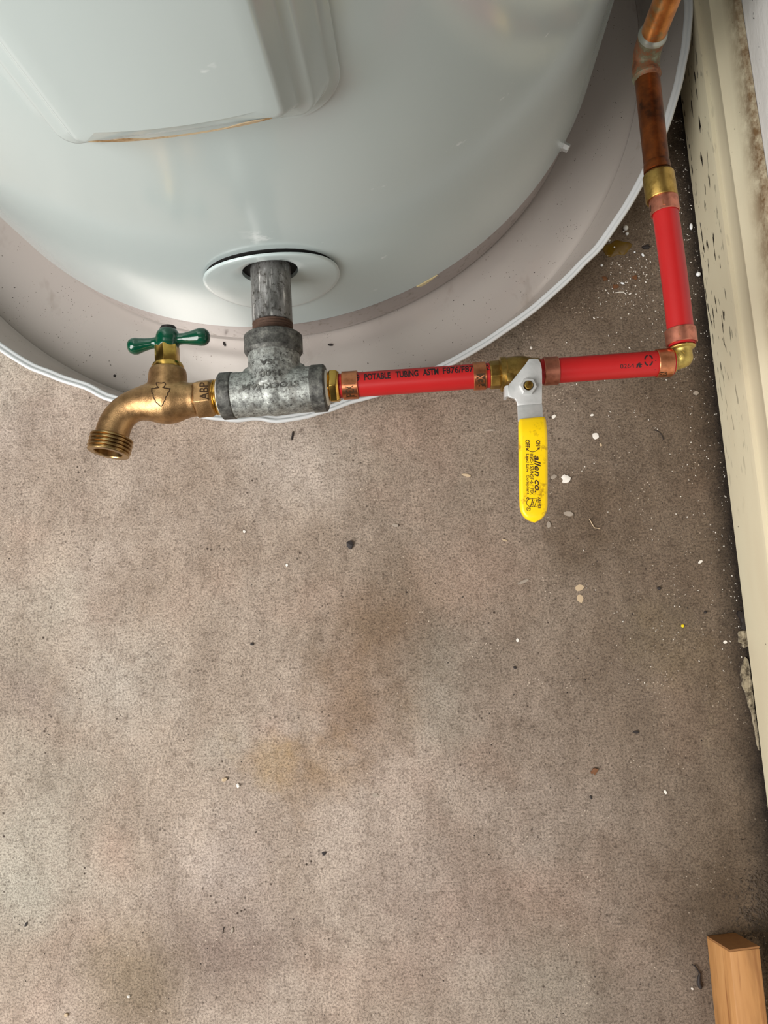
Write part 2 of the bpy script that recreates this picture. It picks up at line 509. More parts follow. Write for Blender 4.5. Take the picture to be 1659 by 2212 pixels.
_txt = {}
def text2d(body, shear=0.0, bold=0.0):
    key = (body, shear, bold)
    if key in _txt: return _txt[key]
    cu = bpy.data.curves.new('t', 'FONT')
    cu.body = body; cu.size = 1.0; cu.shear = shear; cu.offset = bold
    cu.resolution_u = 3
    ob = bpy.data.objects.new('t', cu)
    COL.objects.link(ob)
    dg = bpy.context.evaluated_depsgraph_get(); dg.update()
    me = bpy.data.meshes.new_from_object(ob.evaluated_get(dg))
    vs = [(v.co.x, v.co.y) for v in me.vertices]
    fs = [tuple(p.vertices) for p in me.polygons]
    fl = []
    for f in fs:   # one winding
        a = sum(vs[f[i]][0] * vs[f[(i + 1) % len(f)]][1] - vs[f[(i + 1) % len(f)]][0] * vs[f[i]][1] for i in range(len(f)))
        fl.append(f if a > 0 else tuple(reversed(f)))
    # weld
    idx = {}; nv = []; mp = []
    for v in vs:
        kx = (round(v[0], 5), round(v[1], 5))
        if kx not in idx: idx[kx] = len(nv); nv.append(v)
        mp.append(idx[kx])
    fl = [tuple(dict.fromkeys(mp[i] for i in f)) for f in fl]
    fl = [f for f in fl if len(f) > 2]
    bm = bmesh.new()
    bvs = [bm.verts.new((x, y, 0)) for x, y in nv]
    for f in fl:
        try: bm.faces.new([bvs[i] for i in f])
        except ValueError: pass
    for q in range(1, 10):
        bmesh.ops.bisect_plane(bm, geom=bm.verts[:] + bm.edges[:] + bm.faces[:], plane_co=(0, -0.2 + 0.1 * q, 0), plane_no=(0, 1, 0))
    bm.verts.index_update()
    nv = [(v.co.x, v.co.y) for v in bm.verts]; fl = []
    for f in bm.faces:
        ids = [v.index for v in f.verts]
        a = sum(nv[ids[i]][0] * nv[ids[(i + 1) % len(ids)]][1] - nv[ids[(i + 1) % len(ids)]][0] * nv[ids[i]][1] for i in range(len(ids)))
        fl.append(tuple(ids) if a > 0 else tuple(reversed(ids)))
    bm.free()
    bpy.data.objects.remove(ob); bpy.data.curves.remove(cu); bpy.data.meshes.remove(me)
    _txt[key] = (nv, fl)
    return nv, fl
CAPH = max(v[1] for v in text2d('H')[0])

def text_on(mb, bvh, body, start, direction, length, height, e0=0.0001, e1=0.0001, shear=0.0, bold=0.0, flip=False):
    """start = left end of the baseline, direction = unit reading direction in the picture; letter tops to the left of it"""
    vs, fs = text2d(body, shear, bold)
    x0 = min(v[0] for v in vs); x1 = max(v[0] for v in vs)
    dx, dy = direction; L = math.hypot(dx, dy); dx /= L; dy /= L
    ux, uy = dy, -dx                      # image y points down: letter-up
    sx = length / (x1 - x0); sy = height / CAPH
    P = [(start[0] + dx * (v[0] - x0) * sx + ux * v[1] * sy, start[1] + dy * (v[0] - x0) * sx + uy * v[1] * sy) for v in vs]
    return lay(mb, bvh, P, fs, e0, e1)

def stroke_on(mb, bvh, pts, width, e0=0.0001, e1=0.0001, closed=False):
    n = len(pts); P = []
    for i, (x, y) in enumerate(pts):
        a = pts[(i - 1) % n] if closed or i > 0 else pts[i]
        b = pts[(i + 1) % n] if closed or i < n - 1 else pts[i]
        tx, ty = b[0] - a[0], b[1] - a[1]
        L = math.hypot(tx, ty) or 1
        P += [(x - ty / L * width / 2, y + tx / L * width / 2), (x + ty / L * width / 2, y - tx / L * width / 2)]
    fs = []
    for i in range(n if closed else n - 1):
        j = (i + 1) % n
        fs.append((2 * i, 2 * i + 1, 2 * j + 1, 2 * j))
    return lay(mb, bvh, P, fs, e0, e1)

def quad_on(mb, bvh, p0, p1, p2, p3, n=6, e0=0.0001, e1=0.0001):
    P = []; fs = []
    for i in range(n + 1):
        for j in range(n + 1):
            a, b = i / n, j / n
            x = (p0[0] * (1 - a) + p1[0] * a) * (1 - b) + (p3[0] * (1 - a) + p2[0] * a) * b
            y = (p0[1] * (1 - a) + p1[1] * a) * (1 - b) + (p3[1] * (1 - a) + p2[1] * a) * b
            P.append((x, y))
    for i in range(n):
        for j in range(n):
            q = i * (n + 1) + j
            fs.append((q, q + n + 1, q + n + 2, q + 1))
    return lay(mb, bvh, P, fs, e0, e1)

# ------------------------------------------------------------------ room
XB = W(1547, 830, 0.004).x           # front of the baseboard
XW = XB + 0.013                      # wall face
mb = MB(); mb.add([(-7, -7, -0.1), (XW + 0.1, -7, -0.1), (XW + 0.1, 1.3, -0.1), (-7, 1.3, -0.1), (-7, -7, 0), (XW + 0.1, -7, 0), (XW + 0.1, 1.3, 0), (-7, 1.3, 0)],
       [(0, 1, 2, 3), (4, 5, 6, 7), (0, 1, 5, 4), (1, 2, 6, 5), (2, 3, 7, 6), (3, 0, 4, 7)])
struct(mb, 'floor', CONCRETE)
def slab(x0, x1, y0, y1, z0, z1):
    m = MB()
    return m.add([(x0, y0, z0), (x1, y0, z0), (x1, y1, z0), (x0, y1, z0), (x0, y0, z1), (x1, y0, z1), (x1, y1, z1), (x0, y1, z1)],
                 [(0, 1, 2, 3), (4, 5, 6, 7), (0, 1, 5, 4), (1, 2, 6, 5), (2, 3, 7, 6), (3, 0, 4, 7)])
struct(slab(XW, XW + 0.1, -5, 1.2, 0.0, 2.5), 'wall_right', WALL)
struct(slab(-5, XW, 1.05, 1.2, 0.0, 2.5), 'wall_back', WALL)
struct(slab(-5, XW + 0.1, -5, 1.2, 2.5, 2.6), 'ceiling', CEIL)

# baseboard: moulded profile run along the wall, a little taller towards the near end
prof = [(0.0, 0.004), (0.0, 0.047), (0.0008, 0.0500), (0.0036, 0.0508), (0.0042, 0.0530), (0.0042, 0.062), (0.0030, 0.068), (0.0008, 0.0725), (0.0004, 0.0755), (0.0022, 0.0772), (0.0040, 0.080), (0.0062, 0.086), (0.0074, 0.093), (0.0086, 0.0970), (0.0125, 0.0985)]
ys = [1.05, 0.8, 0.6, 0.5, 0.4, 0.3, 0.2, 0.1, 0.0, -0.3, -0.8, -2.0, -4.9]
mb = MB(); rows = []
for y in ys:
    s = 0.985 + 0.075 * min(1, max(0, (0.45 - y) / 0.30))
    rows.append([Vector((XB + a, y, 0.004 + (b - 0.004) * s)) for a, b in prof] + [Vector((XW - 0.0005, y, 0.004))])
mb.rings(rows)
struct(mb, 'baseboard_right', TRIM, sharp=20)

# ------------------------------------------------------------------ drain pan
PC = Vector((-0.113, 0.497, 0))
PR0, PR1 = 0.331, 0.349
RIMZ = 0.050
rim_px = [(0, 760), (54, 794), (108, 816), (181, 841), (226, 864), (244, 869), (330, 887), (400, 896), (464, 907), (511, 911.5), (550, 907), (600, 913), (650, 906), (705, 891), (760, 871), (816, 856), (900, 824), (984, 785), (1080, 727), (1180, 653), (1260, 577), (1303, 534), (1336, 487), (1367, 440), (1400, 380), (1440, 293), (1458, 241), (1481, 155), (1494, 81), (1499, 0)]
rim_tab = []
for q in rim_px:
    d = W(*q, RIMZ) - PC
    rim_tab.append((math.atan2(d.y, d.x), math.hypot(d.x, d.y)))
rim_tab.sort()
PR1 = sum(r for _, r in rim_tab) / len(rim_tab)
def rim_r(a):
    a = (a + PI) % (2 * PI) - PI
    if a <= rim_tab[0][0]:
        t = min(1, (rim_tab[0][0] - a) / 0.3); return rim_tab[0][1] * (1 - t) + PR1 * t
    if a >= rim_tab[-1][0]:
        t = min(1, (a - rim_tab[-1][0]) / 0.3); return rim_tab[-1][1] * (1 - t) + PR1 * t
    for (a0, r0), (a1, r1) in zip(rim_tab, rim_tab[1:]):
        if a0 <= a <= a1:
            t = (a - a0) / (a1 - a0); t = t * t * (3 - 2 * t)
            return r0 + (r1 - r0) * t
NP = 360
pan = thing('drain_pan', 'round grey metal drain pan with thin wavy rim under the water heater', 'pan', (PC.x, PC.y, 0))
def ring_at(fn, z):
    return [Vector((PC.x + fn(2 * PI * j / NP) * math.cos(2 * PI * j / NP), PC.y + fn(2 * PI * j / NP) * math.sin(2 * PI * j / NP), z)) for j in range(NP)]
mb = MB()
mb.rings([ring_at(lambda a: r, z) for r, z in ((0.02, 0.0035), (0.15, 0.0035), (0.30, 0.0035), (PR0 - 0.006, 0.0035), (PR0 - 0.0015, 0.0020), (PR0 - 0.0015, 0.0005), (0.02, 0.0005))], caps=(True, True))
build(mb, 'pan_floor', PAN, pan, sharp=60)
def blend(t): return lambda a: PR0 + (rim_r(a) - 0.0062 - PR0) * t
mb = MB()
R2 = lambda off: (lambda a: rim_r(a) - off)
mb.rings([ring_at(lambda a: PR0 - 0.0015, 0.0024), ring_at(blend(0.05), 0.005), ring_at(blend(0.5), 0.022), ring_at(blend(0.93), 0.042), ring_at(blend(1.0), 0.0465), ring_at(R2(0.0060), 0.0465), ring_at(lambda a: blend(0.5)(a) + 0.001, 0.021), ring_at(lambda a: PR0, 0.0006)], caps=(False, False))
build(mb, 'pan_wall', PAN, pan, sharp=50)
mb = MB()
mb.rings([ring_at(R2(o), RIMZ + z) for o, z in ((0.0064, -0.0036), (0.0060, -0.0022), (0.0050, -0.0018), (0.0036, -0.0020), (0.0030, -0.0008), (0.0020, 0.0002), (0.0010, 0.0002), (0.0002, -0.0008), (0.0, -0.002), (0.0008, -0.0034), (0.0030, -0.0038), (0.0058, -0.0040))], caps=(False, False))
build(mb, 'rolled_rim', PANRIM, pan, sharp=60)

# ------------------------------------------------------------------ water heater
HC = Vector((-0.104, 0.506, 0)); HR = 0.2785
def cyl(px, py, R=HR):
    r = ray(px, py)
    ox, oy = CAM.x - HC.x, CAM.y - HC.y
    a = r.x ** 2 + r.y ** 2; b = 2 * (ox * r.x + oy * r.y); cc = ox * ox + oy * oy - R * R
    disc = b * b - 4 * a * cc
    if disc < 0:
        q = W(px, py, 0.042); t = math.atan2(q.y - HC.y, q.x - HC.x)
        return Vector((HC.x + R * math.cos(t), HC.y + R * math.sin(t), 0.042))
    return CAM + r * ((-b - math.sqrt(disc)) / (2 * a))
def th(p): return math.atan2(p.y - HC.y, p.x - HC.x)
def on(t, z, R=HR): return Vector((HC.x + R * math.cos(t), HC.y + R * math.sin(t), z))
heater = thing('water_heater', 'large glossy white cylindrical water heater standing in a grey pan', 'water heater', (HC.x, HC.y, 0.0035))
mb = MB()
mb.lathe((HC.x, HC.y, 0), (0, 0, 1), [(0.043, HR - 0.004), (0.0415, HR - 0.001), (0.042, HR), (0.30, HR), (0.60, HR), (1.15, HR), (1.165, HR - 0.004), (1.18, HR - 0.02), (1.185, 0.05)], 256)
jacket = build(mb, 'jacket', JACKET, heater, sharp=50)
mb = MB()
mb.lathe((HC.x, HC.y, 0), (0, 0, 1), [(0.0068, HR - 0.007), (0.0072, HR - 0.0035), (0.0385, HR - 0.0035), (0.0405, HR - 0.007)], 256)
build(mb, 'base_ring', BASEPAINT, heater, sharp=40)
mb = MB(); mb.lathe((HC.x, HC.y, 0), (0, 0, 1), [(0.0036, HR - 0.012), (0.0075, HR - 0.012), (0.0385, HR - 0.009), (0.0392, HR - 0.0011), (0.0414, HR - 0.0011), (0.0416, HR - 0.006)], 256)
build(mb, 'seam_shade_band', GAPSHADE, heater, sharp=40)  # dark band painting the contact shadow below the jacket edge
# top outlets, out of frame but part of the heater
for sx in (-0.1, 0.1):
    mb = MB(); mb.lathe((HC.x + sx, HC.y, 1.185), (0, 0, 1), [(0, 0.016), (0.004, 0.016), (0.004, 0.0134), (0.06, 0.0134)], 24)
    build(mb, 'top_nipple', NIPPLE, heater)

# access panel: pressed cover with two stepped ridges round its border
pR = cyl(728, 150); pB = cyl(400, 303); pL = cyl(150, 285)
tR, tL, zB = -0.3557 / HR, -0.499 / HR, 0.279
tM = (tR + tL) / 2; half_w = (tR - tL) / 2 * HR
zT = zB + 0.34; cr = 0.022
mb = MB(); rows = []
# polar grid around the rounded rectangle so the ridges stay clean
def rr_point(i, n, inset):
    # walk the rounded rectangle inset by 'inset'
    w = half_w - inset; h = (zT - zB) / 2 - inset; r = max(cr - inset, 0.003)
    pts = []
    segs = n // 4
    for q, (sx, sz) in enumerate(((1, 1), (-1, 1), (-1, -1), (1, -1))):
        for j in range(segs):
            a = q * PI / 2 + PI / 2 * j / (segs - 1)
            pts.append((sx * (w - r) + r * math.cos(a), sz * (h - r) + r * math.sin(a)))
    return pts
for d_in, off in ((0.0, 0.0002), (0.0, 0.0012), (0.0005, 0.0016), (0.0048, 0.0016), (0.0056, 0.0020), (0.0068, 0.0032), (0.0140, 0.0106), (0.0152, 0.0115), (0.0166, 0.0118), (0.0204, 0.0118), (0.0216, 0.0122), (0.0226, 0.0132), (0.0276, 0.0188), (0.0288, 0.0197), (0.0305, 0.0200), (0.036, 0.0200)):
    rows.append([on(tM + u / HR, (zB + zT) / 2 + z, HR + off) for u, z in rr_point(0, 96, d_in)])
n96 = len(rows[0])
mb.rings(rows, caps=(False, False))
# inner field as a curved grid-fill: strips between mirrored rows
inner = rr_point(0, 96, 0.036)
us = sorted(set(round(u, 6) for u, z in inner))
strip = []
for u in us:
    zs = [z for uu, z in inner if abs(uu - u) < 2e-6]
    strip.append((u, min(zs), max(zs)))
ext = []
for (u0, a0, b0), (u1, a1, b1) in zip(strip, strip[1:]):
    m = max(1, int((u1 - u0) / 0.006))
    for j in range(m):
        t = j / m; ext.append((u0 + (u1 - u0) * t, a0 + (a1 - a0) * t, b0 + (b1 - b0) * t))
ext.append(strip[-1])
vs = []; fs = []
for u, a, b in ext:
    vs += [on(tM + u / HR, (zB + zT) / 2 + a, HR + 0.0200), on(tM + u / HR, (zB + zT) / 2 + b, HR + 0.0200)]
for i in range(len(ext) - 1): fs.append((2 * i, 2 * i + 1, 2 * i + 3, 2 * i + 2))
mb.add(vs, fs)
panel = build(mb, 'access_panel', JACKET, heater, sharp=28)
# rust line along the lower lip of the cover
mb = MB(); pts = []
for i in range(41):
    t = i / 40
    u = -half_w * 0.53 + half_w * 1.06 * t
    wd = 0.0001 + 0.0013 * max(0, math.sin(3 * PI * t ** 0.9 - 0.6)) ** 1.5 * (1 - abs(2 * t - 1) ** 6)
    pts.append((u, wd))
rows = []
for u, wd in pts:
    tt = tM + u / HR
    zz = zB + 0.0296; rows.append([on(tt, zz + wd, HR + 0.0196), on(tt, zz + wd, HR + 0.0201), on(tt, zz - wd * 0.2, HR + 0.0201), on(tt, zz - wd * 0.2, HR + 0.0192)])
mb.rings(rows)
build(mb, 'rust_streak', RUST, panel)
# hex screw low on the right
p = cyl(1239, 326); t = th(p); d = Vector((math.cos(t), math.sin(t), 0))
mb = MB(); mb.lathe(p - d * 0.001, d, [(0, 0.0042), (0.0018, 0.0042), (0.0018, 0.0034), (0.0058, 0.0034), (0.0064, 0.0028)], 6)
s_ = build(mb, 'hex_screw', ZINC, heater)
# bit of foam squeezed out of the base seam
mb = MB(); rows = []
t0, t1 = th(cyl(900, 628)), th(cyl(944, 600))
for i in range(15):
    s = i / 14; tt = t0 + (t1 - t0) * s
    w = 0.0045 * math.sin(PI * min(1, s * 1.0)) ** 0.7 * (1.25 - s) + 0.0003
    rows.append([on(tt, 0.0415, HR - 0.003), on(tt, 0.0415, HR + 0.0006), on(tt, 0.0415 - w, HR + 0.0006), on(tt, 0.0415 - w, HR - 0.003)])
mb.rings(rows)
build(mb, 'foam_bead_seam', FOAM, heater)

# drain cover plate: bent to the jacket, standing a little off at its top
ZP = 0.14
nip_dir = (W(593, 740, ZP) - W(585.7, 620, ZP)).normalized()
nip_ax = W(585.7, 620, ZP)
pt = th(cyl(585.5, 600))
zt_, zb_ = cyl(585.5, 536).z, cyl(585.5, 666).z
pz = (zt_ + zb_) / 2 ; pr = (zt_ - zb_) / 2
pw = (th(cyl(739, 585)) - th(cyl(431, 585))) / 2 * HR
mb = MB(); rows = []
hole_z = ZP; hole_r = 0.0182
qh = nip_ax - nip_dir * 0.0
for _i in range(30):
    qh = qh - nip_dir * (HR - math.hypot(qh.x - HC.x, qh.y - HC.y)) * -1.0
hole_u = (th(qh) - pt) * HR
for f, lift in ((0.0, -0.0022), (0.0, 0.0006), (0.03, 0.0010), (0.3, 0.0012), (0.6, 0.0012), (0.9, 0.0012), (0.97, 0.0010), (1.0, 0.0004), (1.0, -0.0006)):
    row = []
    for j in range(72):
        a = 2 * PI * j / 72
        u = hole_u + hole_r * math.cos(a); z = hole_z + hole_r * math.sin(a)
        u2 = pw * math.cos(a); z2 = pz + pr * math.sin(a)
        u = u + (u2 - u) * f; z = z + (z2 - z) * f
        lean = 0.0006 + 0.0027 * ((z - (pz - pr)) / (2 * pr))
        row.append(on(pt + u / HR, z, HR + lean + lift))
    rows.append(row)
mb.rings(rows, caps=(False, False))
build(mb, 'drain_cover_plate', JACKET, heater, sharp=50)
mb = MB(); rows = []
for sc_, lift in ((0.02, 0.0003), (0.5, 0.0003), (0.97, 0.0003), (0.98, -0.001)):
    rows.append([on(pt + pw * sc_ * math.cos(2 * PI * j / 48) / HR, pz + pr * sc_ * math.sin(2 * PI * j / 48) + 0.001, HR + lift) for j in range(48)])
mb.rings(rows, caps=(True, False))
build(mb, 'drain_gap_shade', GAPSHADE, heater)  # black disc put behind the plate so its gap and hole stay dark

# ------------------------------------------------------------------ plumbing
MMPX = 0.0014375 / 5   # metres per photograph pixel at pipe height
MMPX = (H - ZP) / FPX * 1.0
def rp(px): return px * MMPX
def runy(px): return 832 + (px - 760) * (785 - 832) / 660.0
def R_(px, z=ZP): return W(px, runy(px), z)
RUNDIR = (R_(1420) - R_(760)).normalized()
def seg(px0, px1):
    a, b = R_(px0), R_(px1)
    return a, (b - a).normalized(), (b - a).length

# drain nipple
nipA = W(584.2, 585, ZP); nipB = W(590.0, 729, ZP)
nd = (nipB - nipA).normalized(); nL = (nipB - nipA).length
rN = rp(45.5)
nip = thing('pipe_nipple', 'scratched grey steel pipe nipple coming out of the round white cover plate', 'pipe', nipA)
thr0 = (W(590, 697, ZP) - nipA).length
mb = MB(); mb.lathe(nipA, nd, [(-0.03, rN), (thr0, rN), (thr0 + 0.0004, rN - 0.0005)], 48)
build(mb, 'pipe_barrel', NIPPLE, nip)
mb = MB(); pr_ = []
x = thr0 + 0.0004
while x < nL + 0.004:
    pr_ += [(x, rN - 0.0009), (x + 0.0007, rN + 0.0001), (x + 0.0009, rN + 0.0001), (x + 0.0017, rN - 0.0009)]
    x += 0.0018
mb.lathe(nipA, nd, pr_, 48); build(mb, 'thread', RUSTTHREAD, nip, sharp=20)

# tee
tee = thing('tee_fitting', 'mottled grey galvanized iron tee between spigot and red tube', 'pipe fitting', W(590, 840, ZP))
tl, tr = W(478, 856.5, ZP), W(706, 838, ZP)
td = (tr - tl).normalized(); tL = (tr - tl).length
bt = W(590.2, 726, ZP); bc = tl + td * ((W(594, 847, ZP) - tl).dot(td))
bd = (bc - bt).normalized()
mb = MB()
rr = rp(51)
mb.lathe(tl + td * 0.002, td, [(0, rr), (tL - 0.004, rr)], 56)
mb.lathe(bt + bd * 0.006, bd, [(0, rp(59)), (0.012, rp(58.5)), ((bc - bt).length - 0.008, rp(58.5))], 56)
mb.sphere(bc, rp(54), 32)
# cast fillets in the two crotches
for sgn in (-1, 1):
    q = bc + td * (sgn * rp(60)) - bd * rp(50)
    mb.sphere(q, rp(12), 16)
body = build(mb, 'body', GALV, tee)
# bands
def band(A, d, L, R):
    m = MB(); m.lathe(A, d, [(0, R * 0.80), (0, R - 0.0012), (0.0010, R), (L - 0.0022, R), (L, R - 0.0016), (L, R * 0.85)], 56); return m
mbl = band(tl, td, rp(36), rp(53)); mbr = band(tr, -td, rp(38), rp(53)); mbt = band(bt, bd, rp(46), rp(66))
fuse_b = body
fuse(fuse_b, 0.0006, 14, 0.5)
build(mbl, 'band', GALVDARK, tee); build(mbr, 'band', GALVDARK, tee); build(mbt, 'band', GALVDARK, tee)
bv = bvh_of(body)
up_txt = math.atan2(-(839 - 855), -(687 - 495))
dirL = (495 - 687, 855 - 839)
mb = MB()
text_on(mb, bv, 'STOCKHAM', (644, 822.5), dirL, 121, 11, 0.0002, 0.00045, bold=0.02)
build(mb, 'raised_lettering', GALVDARK, tee)
mb = MB(); text_on(mb, bv, '1508', (604, 798.5), dirL, 44, 12, 0.0002, 0.00045, bold=0.02)
build(mb, 'raised_lettering', GALVDARK, tee)
mb = MB(); text_on(mb, bv, 'USA', (602, 774.5), dirL, 41, 11, 0.0002, 0.00045, bold=0.02)
build(mb, 'raised_lettering', GALVDARK, tee)
mb = MB(); mb.lathe(tr - td * 0.0002, td, [(0, rp(40)), (0.0012, rp(38)), (0.0016, rp(33))], 40); build(mb, 'thread_tape', SEALANT, tee)
mb = MB(); mb.lathe(tl + td * 0.0002, -td, [(0, rp(44)), (0.0010, rp(43)), (0.0014, rp(38))], 40); build(mb, 'thread_tape', SEALANT, tee)

# brass adapter between tee and red tube
ad = thing('brass_adapter', 'shiny brass hex adapter between grey tee and red tube', 'pipe fitting', R_(722))
A, d, L = seg(703, 714)
mb = MB(); pr_ = []; x = -0.003
while x < L:
    pr_ += [(x, rp(31)), (x + 0.0006, rp(34)), (x + 0.0012, rp(31))]; x += 0.0014
mb.lathe(A, d, pr_, 48); build(mb, 'thread', GOLD, ad, sharp=20)
A, d, L = seg(711.5, 734)
mb = MB(); mb.lathe(A, d, [(0, rp(34)), (0.0012, rp(39.5)), (L - 0.0016, rp(39.5)), (L, rp(35)), (L, rp(20))], 6, phase=math.radians(12)); build(mb, 'hex_nut', BRASS, ad, bevel=0.0004)

# tube builder
RT = 0.00795
def tube_thing(name, label, P0, P1, sag=0.0):
    t = thing(name, label, 'tube', P0)
    mb = MB(); d = (P1 - P0).normalized(); L = (P1 - P0).length
    side = d.cross(Vector((0, 0, 1))).normalized()
    pts = []; n = 24
    for i in range(n + 1):
        s = i / n
        pts.append(P0 + d * L * s + side * sag * math.sin(PI * s))
    mb.tube(pts, RT, 48)
    o = build(mb, 'tube_wall', REDPEX, t)
    return t, o
t1, t1o = tube_thing('red_tube', 'short red plastic tube printed POTABLE TUBING, between tee adapter and ball valve', R_(734.5), R_(1057))
t2, t2o = tube_thing('red_tube', 'red plastic tube printed 0264 ft between yellow-handled valve and brass elbow', R_(1166), R_(1453))
ZR = 0.1425
def riser(py): return W(1433 + (py - 430) * (1474 - 1433) / (752 - 430.0), py, ZR)
t3, t3o = tube_thing('red_tube', 'red plastic tube running along the wall baseboard up to the copper pipe', riser(747), riser(428), sag=0.0006)

# printing on the tubes
def perp(px, off): return (px + 0.071 * 0 , runy(px) + off)
bv1 = bvh_of(t1o)
mb = MB(); sl = (660.0, -47.0)
text_on(mb, bv1, '9', (770.5, runy(770.5) - 8.5), sl, 6.5, 12.5, bold=0.02)
text_on(mb, bv1, 'POTABLE', (787, runy(787) - 9.0), sl, 57, 12.5, bold=0.03)
text_on(mb, bv1, 'TUBING', (855, runy(855) - 9.6), sl, 49, 12.5, bold=0.03)
text_on(mb, bv1, 'ASTM', (914, runy(914) - 10.2), sl, 33.5, 12.5, bold=0.03)
text_on(mb, bv1, 'F876/F87', (957, runy(957) - 10.8), sl, 66, 12.5, bold=0.02)
build(mb, 'printing', INK, t1)
mb = MB(); text_on(mb, bv1, '2', (1050.5, runy(1050) - 11.5), sl, 6.5, 11, bold=0.02); build(mb, 'printing', INK, t1)
bv2 = bvh_of(t2o)
mb = MB()
text_on(mb, bv2, '0264', (1340, runy(1340) + 5.5), sl, 30, 9.0, bold=0.0)
text_on(mb, bv2, 'ft', (1374, runy(1374) + 5.5), sl, 14, 9.0, shear=0.3, bold=0.04)
build(mb, 'printing', INK, t2)
mb = MB()
for q in range(4):
    a0 = q * PI / 2 + 0.18; pts = []
    for i in range(7):
        a = a0 + 1.15 * i / 6
        pts.append((1401 + 8.3 * math.cos(a), 778.5 + 11.0 * math.sin(a)))
    stroke_on(mb, bv2, pts, 3.0)
stroke_on(mb, bv2, [(1416.2, 779), (1415.6, 799)], 3.2)
build(mb, 'printed_mark', INK, t2)

# crimp rings
def ring_thing(label, C0, C1, mat, R=rp(31.2)):
    d = (C1 - C0).normalized(); L = (C1 - C0).length
    r = thing('crimp_ring', label, 'crimp ring', C0, 'copper crimp rings on the red tubes')
    mb = MB(); i = RT + 0.0001
    mb.lathe(C0, d, [(0.0002, i), (0, R - 0.0004), (0.0004, R), (L - 0.0004, R), (L, R - 0.0004), (L - 0.0002, i)], 56, caps=(False, False))
    b = MB(); n = 56
    mb.rings([[v for v in mb.v[5 * n:6 * n]], [v for v in mb.v[0:n]]], caps=(False, False))
    o = build(mb, 'band', mat, r, sharp=40)
    return r, o
cA, oA = ring_thing('copper crimp ring beside the brass hex adapter on the tee', R_(740), R_(774), COPPER, rp(31.5))
cB, oB = ring_thing('copper crimp ring on the left side of the yellow-handled valve', R_(1021.5), R_(1049), COPPER)
cC, oC = ring_thing('brownish copper crimp ring to the right of the yellow-handled valve', R_(1173.5), R_(1205), DULLCOPPER)
cD, oD = ring_thing('bright copper crimp ring beside the printed mark, left of the brass elbow', R_(1416.5), R_(1449.5), COPPER)
cE, oE = ring_thing('dull pinkish copper crimp ring just above the brass elbow', riser(744), riser(712), DULLCOPPER, rp(32.6))
cF, oF = ring_thing('dull copper crimp ring below the brass coupling on the copper pipe', riser(462), riser(430), DULLCOPPER)
def stamp(o, r, quad, txt, tdir, tstart, tl_, thh):
    bv = bvh_of(o)
    mb = MB(); quad_on(mb, bv, *quad); build(mb, 'dark_stamp', BRONZEDARK, r)
    mb = MB(); text_on(mb, bv, txt, tstart, tdir, tl_, thh, 0.0001, 0.0002, bold=0.03); build(mb, 'stamped_lettering', COPPER, r)
dn = (47.0 / 660, 1.0)
bv = bvh_of(oA)
mb = MB(); text_on(mb, bv, 'PEX', (765.5, 855), (-0.12, -1), 23, 17, 0.0001, 0.00012, bold=0.01)
stroke_on(mb, bv, [(744, 830), (767, 829), (771, 856), (748, 858)], 1.3, closed=True); build(mb, 'dark_stamp', BRONZEDARK, cA)
stamp(oB, cB, ((1029, 807), (1048.5, 806), (1049.5, 836), (1030, 837)), 'PEX', (-0.06, -1), (1047, 836), 27, 16)
stamp(oD, cD, ((1420.5, 803.5), (1440, 803), (1440, 812), (1421, 813)), 'PEX', (-0.06, -1), (1438, 811.5), 8, 14)
for o, r, q in ((oE, cE, [(1466, 712.5), (1467.5, 724), (1472, 726)]), (oF, cF, [(1431.5, 430), (1432.5, 441), (1438, 442)])):
    bv = bvh_of(o); mb = MB(); stroke_on(mb, bv, q, 1.6); build(mb, 'scratch_mark', COPPER, r)
bv = bvh_of(oF); mb = MB(); quad_on(mb, bv, (1403.5, 446), (1406, 443), (1406.5, 457), (1404, 459), 3); build(mb, 'dark_stamp', BRONZEDARK, cF)

# ------------------------------------------------------------------ ball valve with yellow lever
val = thing('ball_valve', 'brass ball valve with zinc lever and yellow vinyl grip on the red tube', 'valve', R_(1120))
A, d, L = seg(1057, 1080)
mb = MB(); mb.lathe(A, d, [(0, rp(24)), (0, rp(29.5)), (0.0008, rp(31.5)), (L, rp(31.5))], 8, phase=math.radians(20)); build(mb, 'hex_end', ROUGHBRASS, val, bevel=0.0004)
A, d, L = seg(1079, 1168)
mb = MB()
mb.lathe(A, d, [(0, rp(33)), (0.0006, rp(38)), (rp(13), rp(38.5)), (rp(15), rp(36.5)), (rp(22), rp(37)), (rp(30), rp(38)), (rp(42), rp(38.5)), (rp(54), rp(37.5)), (rp(66), rp(34)), (rp(72), rp(32)), (rp(86), rp(31)), (rp(88), rp(28))], 56)
vbody = build(mb, 'body', ROUGHBRASS, val, sharp=28)
zt = ZP + rp(40)
SC = W(1143, 829.5, 0.166)
SC0 = Vector((SC.x, SC.y, 0))
mb = MB(); mb.lathe((SC.x, SC.y, ZP), (0, 0, 1), [(0.004, 0.0064), (0.0135, 0.0064), (0.0140, 0.0060), (0.0182, 0.0056), (0.0182, 0.004)], 40); build(mb, 'stem_boss', ROUGHBRASS, val)
q = [W(1093, 812, 0.150), W(1108, 811, 0.150), W(1109, 829, 0.150), W(1094, 830, 0.150)]
mb = MB(); mb.prism(q, 0.142, 0.1555); build(mb, 'stop_lug', ROUGHBRASS, val, bevel=0.0004)
bvv = bvh_of(vbody)
mb = MB(); text_on(mb, bvv, 'USA', (1107, 785), (0.12, -1) if False else (-0.05, -1), 16, 9, 0.0002, 0.0003, bold=0.02); build(mb, 'raised_lettering', BRASS, val)
mb = MB(); text_on(mb, bvv, 'V', (1124, 774), (1, -0.08), 12, 8, 0.0002, 0.0003); build(mb, 'raised_lettering', BRASS, val)

